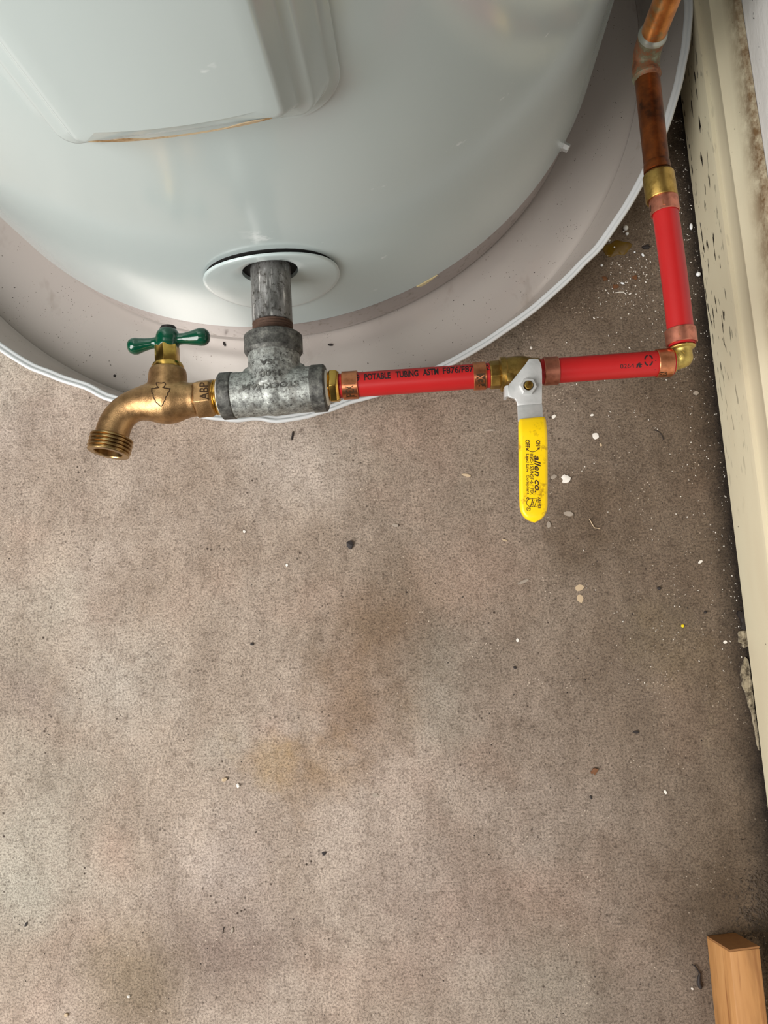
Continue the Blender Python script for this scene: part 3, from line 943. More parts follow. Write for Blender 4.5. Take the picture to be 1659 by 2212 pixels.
ZL = 0.1595; TH = 0.0022
def zo(p): return ((p[0]) / 9.217 + 1060, (p[1]) / 9.217 + 740)
lever = None
poly = [(760, 325), (860, 316), (945, 320), (985, 380), (1010, 450), (1022, 540), (1026, 700), (1026, 900), (1024, 1215), (530, 1255), (520, 1180), (480, 1112), (420, 1098), (345, 1070), (340, 960), (360, 835), (450, 730), (560, 590), (700, 420)]
P = [W(*zo(p), ZL) for p in poly]
mb = MB(); mb.prism(P, ZL - TH, ZL)
lever = build(mb, 'lever_plate', ZINC, val, bevel=0.0005, sharp=30)
# turned-down stop tab on the left edge
a0, a1 = W(*zo((345, 850)), ZL), W(*zo((345, 1068)), ZL)
nrm = Vector((-1, 0.05, 0)).normalized()
mb = MB(); rows = []
for w_, dz in ((0.0, 0.0), (0.0008, -0.0004), (0.0018, -0.0018), (0.0020, -0.0075)):
    rows.append((w_, dz))
vs = []; fs = []
for w_, dz in rows:
    vs += [a0 + nrm * w_ + Vector((0, 0, dz - 0.0001)), a1 + nrm * w_ + Vector((0, 0, dz - 0.0001)), a1 + nrm * (w_ - 0.0016) + Vector((0, 0, dz - 0.0012)), a0 + nrm * (w_ - 0.0016) + Vector((0, 0, dz - 0.0012))]
mb = MB(); mb.rings([vs[i * 4:(i + 1) * 4] for i in range(len(rows))])
build(mb, 'stop_tab', ZINC, val)
# sloped neck and yellow grip share one bend: slope up from ZL to ZG
ZG = ZL + 0.0075
def neck_z(py): # picture row -> height of the top face
    t = min(1, max(0, (py - 876) / 58.0)); t = t * t * (3 - 2 * t) * 0.35 + t * 0.65
    return ZL + (ZG - ZL) * t
vs = []; rows = []
for i in range(8):
    s = i / 7
    yl, yr = 876 + s * 34, 871.5 + s * 34
    zl = neck_z(876 + s * 34)
    l, r = W(1117.8 + s * 1.8, yl, zl), W(1171.3 + s * 2.4, yr, zl)
    dz = Vector((0, 0, TH))
    rows.append([l, r, r - dz, l - dz])
mb = MB(); mb.rings(rows); neck = build(mb, 'lever_neck', ZINC, val, bevel=0.0004)
# grip
outl = [(5, 62), (8, 110), (2, 160), (4, 400), (6, 800), (10, 1200), (16, 1600), (28, 1810), (45, 1890), (75, 1950), (130, 2015), (205, 2065), (290, 2098), (330, 2102), (390, 2078), (455, 2040), (512, 1985), (548, 1920), (568, 1850), (577, 1780), (578, 1400), (578, 1000), (577, 600), (568, 300), (552, 160), (543, 70), (520, 12)]
outl = [(x / 9.22 + 1120, y / 9.22 + 900) for x, y in outl]
GT = 0.0062
top_z = lambda py: neck_z(py) + 0.0014
def catm(pts, k=3):
    out = []; n = len(pts)
    for i in range(n):
        p0, p1, p2, p3 = pts[(i - 1) % n], pts[i], pts[(i + 1) % n], pts[(i + 2) % n]
        for j in range(k):
            t = j / k
            out.append(tuple(0.5 * ((2 * p1[c_]) + (-p0[c_] + p2[c_]) * t + (2 * p0[c_] - 5 * p1[c_] + 4 * p2[c_] - p3[c_]) * t * t + (-p0[c_] + 3 * p1[c_] - 3 * p2[c_] + p3[c_]) * t ** 3) for c_ in (0, 1)))
    return out
# build as cross-section slices down the lever so the top stays smooth
mb = MB(); rows = []
lefts = [p for p in outl[:14]]; rights = outl[13:][::-1]
def edge_x(tab, y):
    for (x0, y0), (x1, y1) in zip(tab, tab[1:]):
        if y0 <= y <= y1: return x0 + (x1 - x0) * (y - y0) / max(1e-6, y1 - y0)
    return tab[0][0] if y < tab[0][1] else tab[-1][0]
ysl = [0, 0.008, 0.03, 0.06, 0.1, 0.14, 0.18, 0.22, 0.27, 0.32, 0.42, 0.55, 0.68, 0.78, 0.84, 0.88, 0.91, 0.935, 0.955, 0.97, 0.982, 0.991, 0.997, 1.0]
yl0, yl1 = lefts[0][1], lefts[-1][1] ; yr0, yr1 = rights[0][1], rights[-1][1]
for i, s in enumerate(ysl):
    yl = yl0 + (yl1 - yl0) * s; yr = yr0 + (yr1 - yr0) * s
    z = top_z((yl + yr) / 2 + 2)
    xl, xr = edge_x(lefts, yl), edge_x(rights, yr)
    if s >= 0.9999: xl -= 1.5; xr += 1.5
    ins = 0.0006 if i in (0,) else 0.0
    l = W(xl, yl, z - GT * 0.45); r = W(xr, yr, z - GT * 0.45)
    wv = (r - l); w = wv.length; wv = wv / w
    b = min(0.0021, w * 0.3)
    zz = Vector((0, 0, 1)); hf = GT * 0.5
    mid = Vector((0, 0, z - hf - l.z))
    ring = []
    for (ex, ez) in ((0, -0.55), (0.0, 0.3), (0.12, 0.66), (0.42, 0.90), (1.0, 1.0)):
        ring.append(l + mid + wv * (b * ex + ins) + zz * (hf * ez - (ins if ez > 0.8 else 0)))
    for (ex, ez) in ((1.0, 1.0), (0.42, 0.90), (0.12, 0.66), (0.0, 0.3), (0, -0.55)):
        ring.append(r + mid - wv * (b * ex + ins) + zz * (hf * ez - (ins if ez > 0.8 else 0)))
    ring.append(r + mid - wv * b + zz * (-hf)); ring.append(l + mid + wv * b + zz * (-hf))
    if s > 0.93:   # round the nose down
        kf = (s - 0.93) / 0.07
        for q in range(len(ring)):
            dzv = ring[q].z - (z - hf)
            if dzv > 0: ring[q].z = (z - hf) + dzv * (1 - 0.55 * kf ** 2.2)
    rows.append(ring)
mb.rings(rows)
grip = build(mb, 'vinyl_grip', YELLOW, val, sharp=60)
grip['label'] = 'bright yellow vinyl grip with brown-black print'
bg = bvh_of(grip)
def zg(x, y): return (x / 9.22 + 1120, y / 9.22 + 900)
s9 = 1 / 9.22
DN = (0.012, 1.0)
def gtext(body, x, y, L, hgt, **kw):
    mb = MB(); ok = text_on(mb, bg, body, zg(x, y), DN, L * s9, hgt * s9, 0.0001, 0.00006, **kw)
    if ok: build(mb, 'printed_lettering', GRIPINK, grip)
    else: print('MISS', body)
gtext('ON', 353, 470, 120, 76, bold=0.03)
gtext('OFF', 141, 460, 160, 76, bold=0.03)
gtext('allen co.', 318, 775, 735, 118, shear=0.28, bold=0.018)
gtext('IGC-157/NSF-61', 230, 742, 625, 60, bold=0.012)
gtext('PEX', 240, 1432, 125, 58, bold=0.012)
gtext('Lead Law', 155, 742, 365, 54, bold=0.012)
gtext('Compliant', 160, 1160, 390, 54, bold=0.012)
gtext('AB1953', 388, 1600, 225, 50, bold=0.03)
gtext('c', 162, 1602, 45, 70, bold=0.03)
mb = MB()
arc = [(185, 660), (210, 682), (245, 697), (285, 701), (325, 693), (362, 675), (395, 648)]
stroke_on(mb, bg, [zg(*p) for p in arc], 13 * s9, 0.0001, 0.00006)
def tri(a, b, c):
    pts = [zg(*a), zg(*b), zg(*c)]
    ar = (pts[1][0] - pts[0][0]) * (pts[2][1] - pts[0][1]) - (pts[2][0] - pts[0][0]) * (pts[1][1] - pts[0][1])
    lay(mb, bg, pts if ar < 0 else pts[::-1], [(0, 1, 2)], 0.0001, 0.00006)
tri((150, 628), (205, 628), (165, 685)); tri((428, 612), (372, 625), (415, 668))
build(mb, 'printed_arrow', GRIPINK, grip)
mb = MB()
def st(pts, w=11): stroke_on(mb, bg, [zg(*p) for p in pts], w * s9, 0.0001, 0.00006)
st([(280, 1632), (372, 1630), (374, 1796), (232, 1796)])
arcp = [(280 , 1632)]
for i in range(1, 9):
    t = i / 8; a = -PI / 2 - t * PI
    arcp.append((255 + 95 * math.cos(a) * (1 if math.cos(a) < 0 else 1), 1714 + 82 * math.sin(a)))
st(arcp)
st([(282, 1634), (236, 1792)]); st([(368, 1640), (318, 1794)])
build(mb, 'printed_shield', GRIPINK, grip)
mb = MB(); text_on(mb, bg, 'UPC', zg(285, 1648), (-0.30, 1), 135 * s9, 42 * s9, 0.0001, 0.00006, bold=0.02); build(mb, 'printed_lettering', GRIPINK, grip)
mb = MB()
circ = [zg(200 + 37 * math.cos(2 * PI * i / 20), 1840 + 37 * math.sin(2 * PI * i / 20)) for i in range(20)]
stroke_on(mb, bg, circ, 10 * s9, 0.0001, 0.00006, closed=True)
text_on(mb, bg, 'R', zg(180, 1822), DN, 36 * s9, 42 * s9, 0.0001, 0.00006, bold=0.02)
build(mb, 'printed_mark', GRIPINK, grip)
# nut and stem
mb = MB()
rr_o, rr_i = 0.0052, 0.0031
A = Vector((SC.x, SC.y, ZL))
prf = [(0.0, rr_o), (0.0028, rr_o), (0.0036, rr_o * 0.93)]
mb.lathe(A, (0, 0, 1), prf, 6, phase=math.radians(22), caps=(True, False))
top6 = mb.v[12:18]
n = 36
in_ = [A + Vector((rr_i * math.cos(math.radians(22) * 0 + 2 * PI * j / n), rr_i * math.sin(2 * PI * j / n), 0.0036)) for j in range(n)]
ou_ = []
for j in range(n):
    a = 2 * PI * j / n
    v = Vector((math.cos(a), math.sin(a), 0)); best = None
    for q in range(6):
        p0, p1 = top6[q] - A, top6[(q + 1) % 6] - A
        den = v.x * (p1.y - p0.y) - v.y * (p1.x - p0.x)
        if abs(den) < 1e-12: continue
        tt = (p0.x * (p1.y - p0.y) - p0.y * (p1.x - p0.x)) / den
        if tt > 0 and (best is None or tt < best): best = tt
    ou_.append(A + v * best + Vector((0, 0, 0.0036)))
dn_ = [p - Vector((0, 0, 0.003)) for p in in_]
mb.rings([ou_, in_, dn_], caps=(False, True))
build(mb, 'lever_nut', ZINC, val, sharp=30)
mb = MB(); mb.lathe((SC.x, SC.y, ZL), (0, 0, 1), [(0, 0.0025), (0.0036, 0.0025), (0.0046, 0.0024), (0.0048, 0.0019)], 28); build(mb, 'stem', BRASS, val)

# ------------------------------------------------------------------ brass elbow
elb = thing('brass_elbow', 'cast brass elbow joining the two red tubes at the corner', 'pipe fitting', W(1478, 775, ZP))
ec = W(1476, 775, ZP + 0.001)
e1 = R_(1451); e2 = riser(749)
rE = rp(20)
pts = [e1, e1.lerp(ec, 0.55)]
for i in range(7):
    t = i / 6; a = e1.lerp(ec, 0.55); b = e2.lerp(ec, 0.45)
    pts.append(a * (1 - t) ** 2 + ec * 2 * t * (1 - t) + b * t * t)
pts += [e2]
mb = MB(); mb.tube(pts, rE, 28)
mb.sphere(ec + Vector((-rp(3), rp(3), 0)), rp(23.5), 24)
mb.lathe(e1, RUNDIR, [(0, rp(26)), (rp(6), rp(25))], 32)
mb.lathe(e2, (riser(760) - riser(740)), [(0, rp(28)), (rp(5), rp(27))], 32)
eb = build(mb, 'body', ELBOWBRASS, elb)
fuse(eb, 0.0005, 6)
be = bvh_of(eb)
mb = MB(); text_on(mb, be, 'XIII', (1462, 781), (1, -1.0), 26, 8, 0.0002, 0.0003); build(mb, 'raised_lettering', ELBOWBRASS, elb)

# ------------------------------------------------------------------ copper pipe, coupling
cop = thing('copper_pipe', 'tarnished brown copper pipe with green-stained elbow rising beside the baseboard', 'pipe', W(1412, 300, ZR))
def cpx(py): return 1402 + (py - 195) * (1420 - 1402) / (370 - 195.0)
c0 = W(cpx(372), 372, ZR); c1 = W(1397, 160, ZR)
mb = MB(); d = (c1 - c0).normalized(); mb.lathe(c0, d, [(0, RT), ((c1 - c0).length, RT)], 48); build(mb, 'lower_pipe', AGEDCOPPER, cop)
mb = MB(); mb.lathe(c0, d, [(0.0004, rp(29)), (0.0005, rp(29.5)), (0.0035, rp(29.2)), (0.0060, rp(28.2)), (0.0062, RT)], 48); build(mb, 'solder_collar', AGEDCOPPER, cop)
eB = W(1392.5, 121, ZR)
up = Vector((0, 0, 1))
lo0 = W(1397, 166, ZR); hi0 = eB + up * 0.0185
re = rp(30.5)
pts = [lo0]; a = lo0.lerp(eB, 0.25); b = hi0.lerp(eB, 0.25)
for i in range(11):
    t = i / 10; pts.append(a * (1 - t) ** 2 + eB * 2 * t * (1 - t) + b * t * t)
pts.append(hi0)
mb = MB(); mb.tube(pts, [re + 0.0002] + [re] * (len(pts) - 2) + [re + 0.0002], 40); build(mb, 'elbow', VERDIGRIS, cop, sharp=60)
mb = MB(); mb.lathe(lo0, (lo0 - eB), [(-0.001, re + 0.0005), (0.0004, re + 0.0004), (0.0012, RT + 0.0005), (0.003, RT)], 40); build(mb, 'verdigris_joint', VERDIGRIS, cop)
mb = MB(); mb.lathe(hi0, up, [(-0.001, re + 0.0004), (0.0005, re + 0.0003), (0.0014, RT + 0.0006), (0.0028, RT)], 40); build(mb, 'solder_joint', SOLDER, cop)
mb = MB(); mb.lathe(hi0, up, [(0, RT), (0.3, RT), (0.9, RT), (1.5, RT)], 48); build(mb, 'riser_pipe', RISERCOPPER, cop)

cpl = thing('brass_coupling', 'dull brass coupling joining the copper pipe to the red tube', 'pipe fitting', W(1424, 400, ZR))
k0 = W(1421.5, 376, ZR); k1 = W(1430, 432, ZR)
d = (k1 - k0).normalized(); L = (k1 - k0).length
mb = MB(); mb.lathe(k0, d, [(-0.0006, RT + 0.0001), (0, rp(31.5)), (0.0012, rp(34)), (L - 0.0006, rp(34.5)), (L, rp(33.5)), (L - 0.0001, rp(29)), (L - 0.002, rp(28.5))], 48); build(mb, 'coupling_body', ROUGHBRASS, cpl, sharp=30)

# ------------------------------------------------------------------ hose spigot
def zs(x, y, z=ZP): return W(x / 4.1475 + 150, y / 4.1475 + 660, z)
def rs(c_): return rp(c_ / 4.1475)
spg = thing('hose_spigot', 'bronze hose spigot with green tee handle screwed into the grey tee', 'faucet', zs(880, 850))
mb = MB()
spine = [((1150, 842), 158), ((1090, 845), 160), ((1020, 850), 178), ((960, 856), 200), ((890, 860), 212), ((820, 862), 208), ((750, 866), 190), ((680, 874), 168), ((610, 890), 153), ((545, 916), 147), ((490, 955), 146), ((445, 1005), 148), ((412, 1062), 151), ((392, 1120), 153), ((381, 1172), 155), ((376, 1195), 155)]
mb.tube([zs(*p) for p, r in spine], [rs(r) for p, r in spine], 40)
n0 = zs(878, 860); n1 = zs(882, 560)
dn_ = (n1 - n0).normalized(); Ln = (n1 - n0).length
mb.lathe(n0, dn_, [(0, rs(195)), (Ln * 0.62, rs(180)), (Ln * 0.80, rs(176)), (Ln * 0.93, rs(168)), (Ln, rs(146))], 40)
sb = build(mb, 'body', BRONZE, spg)
fuse(sb, 0.0005, 16, 0.5)
# outlet hose thread
o0 = zs(383, 1178); o1 = zs(347, 1325, ZP + 0.0013)
do = (o1 - o0).normalized(); Lo = (o1 - o0).length
mb = MB(); pr_ = [(-0.0006, rs(150)), (0.0, rs(186))]
x = 0.0006
while x < Lo - 0.0022:
    pr_ += [(x, rs(196)), (x + 0.0009, rs(198)), (x + 0.0014, rs(178)), (x + 0.0019, rs(178))]; x += 0.0024
pr_ += [(Lo - 0.0012, rs(190)), (Lo - 0.0004, rs(192)), (Lo, rs(186)), (Lo, rs(134)), (Lo - 0.0006, rs(128)), (Lo - 0.010, rs(120))]
mb.lathe(o0, do, pr_, 56, caps=(False, True)); build(mb, 'outlet_thread', TARNISHED, spg, sharp=24)
# bonnet
b0 = zs(881, 572); b1 = zs(874, 358)
db = (b1 - b0).normalized(); Lb = (b1 - b0).length
mb = MB(); mb.lathe(b0, db, [(-0.001, rs(148)), (0.0, rs(151)), (0.0014, rs(151)), (0.0036, rs(136)), (0.0040, rs(120))], 48); build(mb, 'packing_flange', BRASS, spg, sharp=30)
mb = MB(); mb.lathe(b0, db, [(0.0032, rs(118)), (Lb - 0.0010, rs(118)), (Lb, rs(108))], 6, phase=math.radians(2)); build(mb, 'packing_nut', BRASS, spg, bevel=0.0003)
# inlet hex and thread
h0 = zs(1140, 842); h1 = zs(1312, 824)
dh = (h1 - h0).normalized(); Lh = (h1 - h0).length
mb = MB(); mb.lathe(h0, dh, [(-0.0006, rs(158)), (0.0014, rs(189)), (Lh - 0.0018, rs(189)), (Lh, rs(168))], 6, phase=math.radians(90 - 2 - 5), up=(0, 0, 1)); hexo = build(mb, 'inlet_hex', BRONZE, spg, bevel=0.0004)
mb = MB(); pr_ = []; x = Lh - 0.0005
Lt = (zs(1415, 830) - h0).length
while x < Lt:
    pr_ += [(x, rs(152)), (x + 0.0006, rs(168)), (x + 0.0008, rs(168)), (x + 0.0013, rs(152))]; x += 0.0015
mb.lathe(h0, dh, pr_, 48); build(mb, 'inlet_thread', BRASS, spg, sharp=20)
bh = bvh_of(hexo)
mb = MB(); text_on(mb, bh, 'ABP', (1246 / 4.1475 + 150, 842 / 4.1475 + 660), (-0.02, -1), 155 / 4.1475, 78 / 4.1475, 0.0001, 0.0002, bold=0.01); build(mb, 'stamped_lettering', BRONZEDARK, spg)
# arrowhead emblem, a raised wavy outline
em = [(778, 690), (815, 695), (855, 690), (862, 712), (836, 735), (868, 742), (905, 745), (890, 772), (868, 810), (852, 850), (835, 885), (820, 905), (800, 888), (772, 862), (752, 815), (740, 775), (733, 745), (765, 742), (800, 735), (780, 715)]
em2 = []
for i in range(len(em)):
    a, b = em[i], em[(i + 1) % len(em)]
    nn = max(1, int(math.hypot(b[0] - a[0], b[1] - a[1]) / 9))
    for j in range(nn):
        t = j / nn; x, y = a[0] + (b[0] - a[0]) * t, a[1] + (b[1] - a[1]) * t
        w = 3.0 * math.sin((i * 3 + j) * 1.9)
        em2.append(((x + w) / 4.1475 + 150, (y + w * 0.5) / 4.1475 + 660))
bs = bvh_of(sb)
mb = MB(); stroke_on(mb, bs, em2, 1.9, 0.0002, 0.00018, closed=True); build(mb, 'arrowhead_emblem', BRONZEDARK, spg)
# handle
hub = zs(883, 292, ZP + 0.0)
mb = MB()
mb.lathe(zs(878, 372), db, [(-0.0006, rs(104)), (0.0012, rs(112)), (0.004, rs(110)), (0.0075, rs(98)), (0.0105, rs(78)), (0.0114, rs(62))], 40)
mb.sphere(hub, rs(114), 32)
def wing(pts):
    P = [zs(x, y) for x, y, r in pts]; Rr = [rs(r) * 1.12 + 0.0003 for x, y, r in pts]
    mb.tube(P, Rr, 28)
wing([(860, 318, 62), (800, 330, 46), (745, 338, 42), (690, 347, 48), (640, 356, 58), (600, 363, 68), (570, 367, 66), (545, 370, 54), (530, 372, 36), (523, 373, 14)])
wing([(905, 300, 62), (975, 300, 44), (1030, 296, 44), (1080, 292, 52), (1125, 287, 62), (1170, 282, 72), (1205, 280, 70), (1232, 279, 57), (1248, 278, 40), (1256, 278, 15)])
hd = build(mb, 'handle', GREEN, spg); fuse(hd, 0.0004, 6, 0.5)
c0_ = zs(885, 208)
mb = MB(); mb.lathe(c0_, db, [(-0.003, rs(76)), (0.0004, rs(76)), (0.0012, rs(70)), (0.0016, rs(40))], 28); build(mb, 'handle_screw', BLACKCAP, spg)

# ------------------------------------------------------------------ wood block
bl = Vector((0, 0, 0))
best = None
for i in range(200):
    h = 0.015 + 0.0002 * i
    a, b = W(1525, 2021, 0), W(1575.5, 2052, h)
    e = math.hypot(a.x - b.x, a.y - b.y)
    if best is None or e < best[0]: best = (e, h)
HB = best[1]
fl_b = W(1525, 2021, 0.0); fl_t = W(1575.5, 2052, HB); fr_t = W(1641.5, 2044, HB)
dbk = (W(1592, 2212, HB) - fl_t).normalized()
fr_b = fr_t + (fl_b - fl_t); fr_b.z = 0.0
LB = 0.30
wood = thing('wood_block', 'short offcut of pale pine lumber lying at the wall corner', 'wood', (fl_b.x, fl_b.y, 0))
def blk(s):
    return [fl_b + dbk * s, fr_b + dbk * s, fr_t + dbk * s, fl_t + dbk * s]
mb = MB(); mb.rings([blk(0.0012), blk(LB * 0.5), blk(LB)]); build(mb, 'lumber', PINE, wood, bevel=0.0012)
r0, r1 = blk(0.0), blk(0.0012)
cc_ = sum((v for v in r0), Vector()) / 4
r0 = [cc_ + (v - cc_) * 0.975 for v in r0]; r1 = [cc_ + dbk * 0.0012 + (v - cc_ - dbk * 0.0012) * 0.985 for v in r1]
for r_ in (r0, r1):
    for v in r_: v.z = max(v.z, 0.0008)
mb = MB(); mb.rings([r0, r1]); build(mb, 'sawn_end', PINEEND, wood)

# ------------------------------------------------------------------ debris on the floor
rnd = random.Random(7)
FM = H / FPX     # metres per photograph pixel on the floor
def flake_mesh(px, py, wpx, hpx, rot, thick, z=0.0, lift=0.0, n=9, jag=0.25, fm=FM):
    c_ = W(px, py, z); mb = MB(); pts = []
    for i in range(n):
        a = 2 * PI * i / n
        r = 1 - jag * rnd.random()
        x, y = wpx / 2 * fm * r * math.cos(a), hpx / 2 * fm * r * math.sin(a)
        pts.append((c_.x + x * math.cos(rot) - y * math.sin(rot), c_.y + x * math.sin(rot) + y * math.cos(rot), x))
    vs = [Vector((x, y, z + 0.0002)) for x, y, q in pts] + [Vector((x, y, z + thick * (0.6 + 0.4 * rnd.random()) + lift * max(0, q / (wpx * fm)))) for x, y, q in pts]
    vs.append(Vector((c_.x, c_.y, z + thick * 1.1)))
    fs = [(j, (j + 1) % n, n + (j + 1) % n, n + j) for j in range(n)]
    fs += [(n + j, n + (j + 1) % n, 2 * n) for j in range(n)] + [tuple(range(n - 1, -1, -1))]
    mb.add(vs, fs); return mb
def flake(name, label, cat, px, py, w, h, rot, thick, mat, **kw):
    grp = kw.pop('group', None)
    o = build(flake_mesh(px, py, w, h, rot, thick, **kw), name, mat, sharp=35)
    return tag(o, label, cat, grp)
PF = 'paint flakes on the concrete'
flake('paint_flake', 'largest round white paint flake, right of the lever grip on the concrete', 'flake', 1286, 942, 15, 16, 0.3, 0.0008, WHITEFLAKE, group=PF)
flake('paint_flake', 'white paint flake just right of the top of the yellow grip', 'flake', 1196, 900, 12, 8, 0.7, 0.0007, WHITEFLAKE, group=PF)
flake('paint_flake', 'small white paint flake on the floor below the red tube printed 0264 ft', 'flake', 1278.5, 897, 9, 6, 0.2, 0.0007, WHITEFLAKE, group=PF)
flake('paint_flake', 'tiny white paint flake just behind the ball valve body', 'flake', 1147, 752, 6, 8, 0.2, 0.0007, WHITEFLAKE, group=PF)
flake('paint_flake', 'small tan flake just below the largest round white flake', 'flake', 1297.5, 961, 6, 9, 0.3, 0.0007, TANFLAKE, group=PF)
flake('plaster_crumb', 'crumbled white plaster lump right of the grip middle', 'crumb', 1222, 1034, 28, 22, 0.2, 0.0022, WHITEFLAKE, jag=0.5, n=15)
flake('plaster_crumb', 'pale greyish crumb touching the crumbled plaster lump on its left', 'crumb', 1196, 1030, 16, 10, 0.5, 0.0010, GREYFLAKE, jag=0.5, n=11)
flake('paint_flake', 'thin greyish paint flake below the crumbled plaster, lower right of the grip', 'flake', 1229, 1110, 24, 12, -0.2, 0.0007, GREYFLAKE, lift=0.002, group=PF)
flake('dirt_clump', 'jagged black clump on the open concrete left of the grip tip', 'clump', 757, 1177, 25, 21, 0.6, 0.0028, DARKBIT, jag=0.5, n=13)
flake('curled_flake', 'small curled pale flake upper right of the jagged black clump', 'flake', 855, 1135, 16, 8, -0.2, 0.0012, GREYFLAKE, lift=0.002)
flake('wood_sliver', 'pale flat sliver on the concrete below the grip tip', 'sliver', 1130, 1257, 32, 7, 0.35, 0.0009, GREYFLAKE)
flake('wood_sliver', 'pale sliver on the concrete left of the grip middle', 'sliver', 1008, 1027, 24, 7, -0.25, 0.0010, TANFLAKE)
flake('wood_sliver', 'thin grey sliver left of the top of the grip', 'sliver', 1058, 930, 28, 5, 0.02, 0.0010, GREYFLAKE)
flake('paint_chip', 'short pale chip left of and below the grip tip', 'chip', 1090, 1167, 14, 5, -0.35, 0.0009, TANFLAKE)
flake('plaster_crumb', 'grey crumb touching the concrete just below right of the grip tip', 'crumb', 1185, 1134, 12, 22, 0.1, 0.0012, GREYFLAKE, jag=0.5)
flake('paint_drip', 'upper of two dried pale paint drips on the concrete', 'paint drip', 1251, 1270, 22, 15, 0.1, 0.0003, TANFLAKE)
flake('paint_drip', 'lower of two dried pale paint drips on the concrete', 'paint drip', 1253, 1293, 15, 20, 0.1, 0.0003, TANFLAKE)
flake('paint_flake', 'lone white flake on the open concrete straight below the grip', 'flake', 1118, 1383, 7, 9, 0.3, 0.0007, WHITEFLAKE, group=PF)
flake('seed', 'small dark seed straight below the lone white flake', 'seed', 1112, 1442, 8, 6, -0.5, 0.0012, DARKBIT)
flake('yellow_speck', 'bright yellow speck on the concrete near the wall', 'speck', 1474, 1352, 7, 7, 0, 0.0010, YELLOWBIT)
flake('paint_flake', 'white flake beside the mortar patch at the wall foot', 'flake', 1566, 1387, 9, 8, 0.2, 0.0009, WHITEFLAKE, group=PF)
flake('paint_flake', 'pale chip on dark dirty concrete near the baseboard', 'flake', 1512, 1214, 12, 6, 0.5, 0.0009, WHITEFLAKE, group=PF)
flake('paint_flake', 'small white flake on the lower right concrete, upper left of the wood block', 'flake', 1437, 1711, 6, 9, 0.3, 0.0008, WHITEFLAKE, group=PF)
flake('leaf_scrap', 'curled brown leaf scrap on the lower right concrete', 'leaf', 1283, 1665, 20, 15, 0.9, 0.0014, BROWNBIT, lift=0.004, jag=0.45, n=11)
flake('seed', 'dark brown oval seed right of centre on lower concrete', 'seed', 1374, 1581, 12, 7, 0, 0.0014, DARKBIT)
flake('dirt_clump', 'small black spiky clump right of the two dried paint drips', 'clump', 1424, 1271, 11, 9, 0, 0.0016, DARKBIT, jag=0.6, n=13)
flake('dirt_clump', 'tiny black clump between the yellow speck and the wall', 'clump', 1523, 1322, 8, 7, 0, 0.0014, DARKBIT, jag=0.5)
flake('seed', 'slim dark seed below and left of the brown leaf scrap', 'seed', 1276, 1722, 5, 9, 0.4, 0.0012, DARKBIT)
flake('pebble', 'pale pebble with dark side at lower left of the concrete', 'pebble', 486, 1683, 12, 9, 0.3, 0.0024, TANFLAKE)
flake('pebble', 'smaller white pebble right of the pale pebble, lower left', 'pebble', 515, 1696, 7, 10, 0.3, 0.0020, WHITEFLAKE)
flake('paint_chip', 'slim pale chip with dark edge on the lower left concrete', 'chip', 502, 2009, 6, 15, -0.3, 0.0012, GREYFLAKE)
flake('pebble', 'small white pebble near the bottom left edge of the concrete', 'pebble', 279, 2151, 7, 6, 0, 0.0018, WHITEFLAKE)
flake('pebble', 'cream pebble at the very bottom left of the concrete', 'pebble', 144, 2191, 9, 7, 0, 0.0020, TANFLAKE)
flake('dirt_clump', 'dark crumb clump left of centre on the lower concrete', 'clump', 700, 1843, 17, 8, 0.1, 0.0010, DARKBIT, jag=0.6, n=13)
flake('dirt_clump', 'greyish dark clump above right of the dark crumb clump', 'clump', 811, 1717, 20, 13, 0.2, 0.0008, GREYFLAKE, jag=0.6, n=13)
flake('seed', 'squarish dark seed on the concrete left of the frame middle', 'seed', 545, 1391, 9, 8, 0.2, 0.0012, DARKBIT)
flake('wood_sliver', 'short black splinter on the concrete just below the grey tee', 'sliver', 632, 941, 5, 24, -0.2, 0.0012, DARKBIT)
flake('wood_sliver', 'tiny dark splinter at the lower left edge of the concrete', 'sliver', 57, 1996, 5, 12, -0.4, 0.0010, DARKBIT)
flake('paint_flake', 'pale speck-sized flake on the concrete below the grey tee', 'flake', 528, 1148, 7, 7, 0, 0.0008, WHITEFLAKE, group=PF)
flake('paint_flake', 'white fleck left of the jagged black clump', 'flake', 620, 1221, 7, 7, 0, 0.0008, WHITEFLAKE, group=PF)
flake('paint_flake', 'small white fleck beside the wood block left side', 'flake', 1495, 2135, 6, 5, 0, 0.0010, WHITEFLAKE, group=PF)
flake('pebble', 'grey crumb pebble between red tube and baseboard shadow', 'pebble', 1503, 850, 14, 10, 0, 0.0018, GREYFLAKE)

def bent(name, label, cat, pts, r, mat):
    mb = MB(); mb.tube([W(x, y, r) + Vector((0, 0, 0.0002)) for x, y in pts], r if not hasattr(r, '__len__') else r, 8)
    return tag(build(mb, name, mat), label, cat)
bent('dark_fibre', 'thin curved black fibre on the concrete between valve and wall', 'fibre', [(1411, 929), (1420, 931), (1427, 936), (1431, 943), (1433, 950)], 0.0003, DARKBIT)
bent('twig', 'thin pale bent twig at lower right of the grip', 'twig', [(1273, 1121), (1279, 1132), (1284, 1140), (1296, 1142)], 0.0004, TANFLAKE)
bent('white_thread', 'thin white thread below the amber puddle', 'thread', [(1329, 632.5), (1338, 631), (1347, 631), (1353, 637)], 0.0003, WHITEFLAKE)
bent('dark_fibre', 'short dark line of fibre beside the slim pale chip', 'fibre', [(484, 2002), (482, 2010), (481, 2016)], 0.0003, DARKBIT)
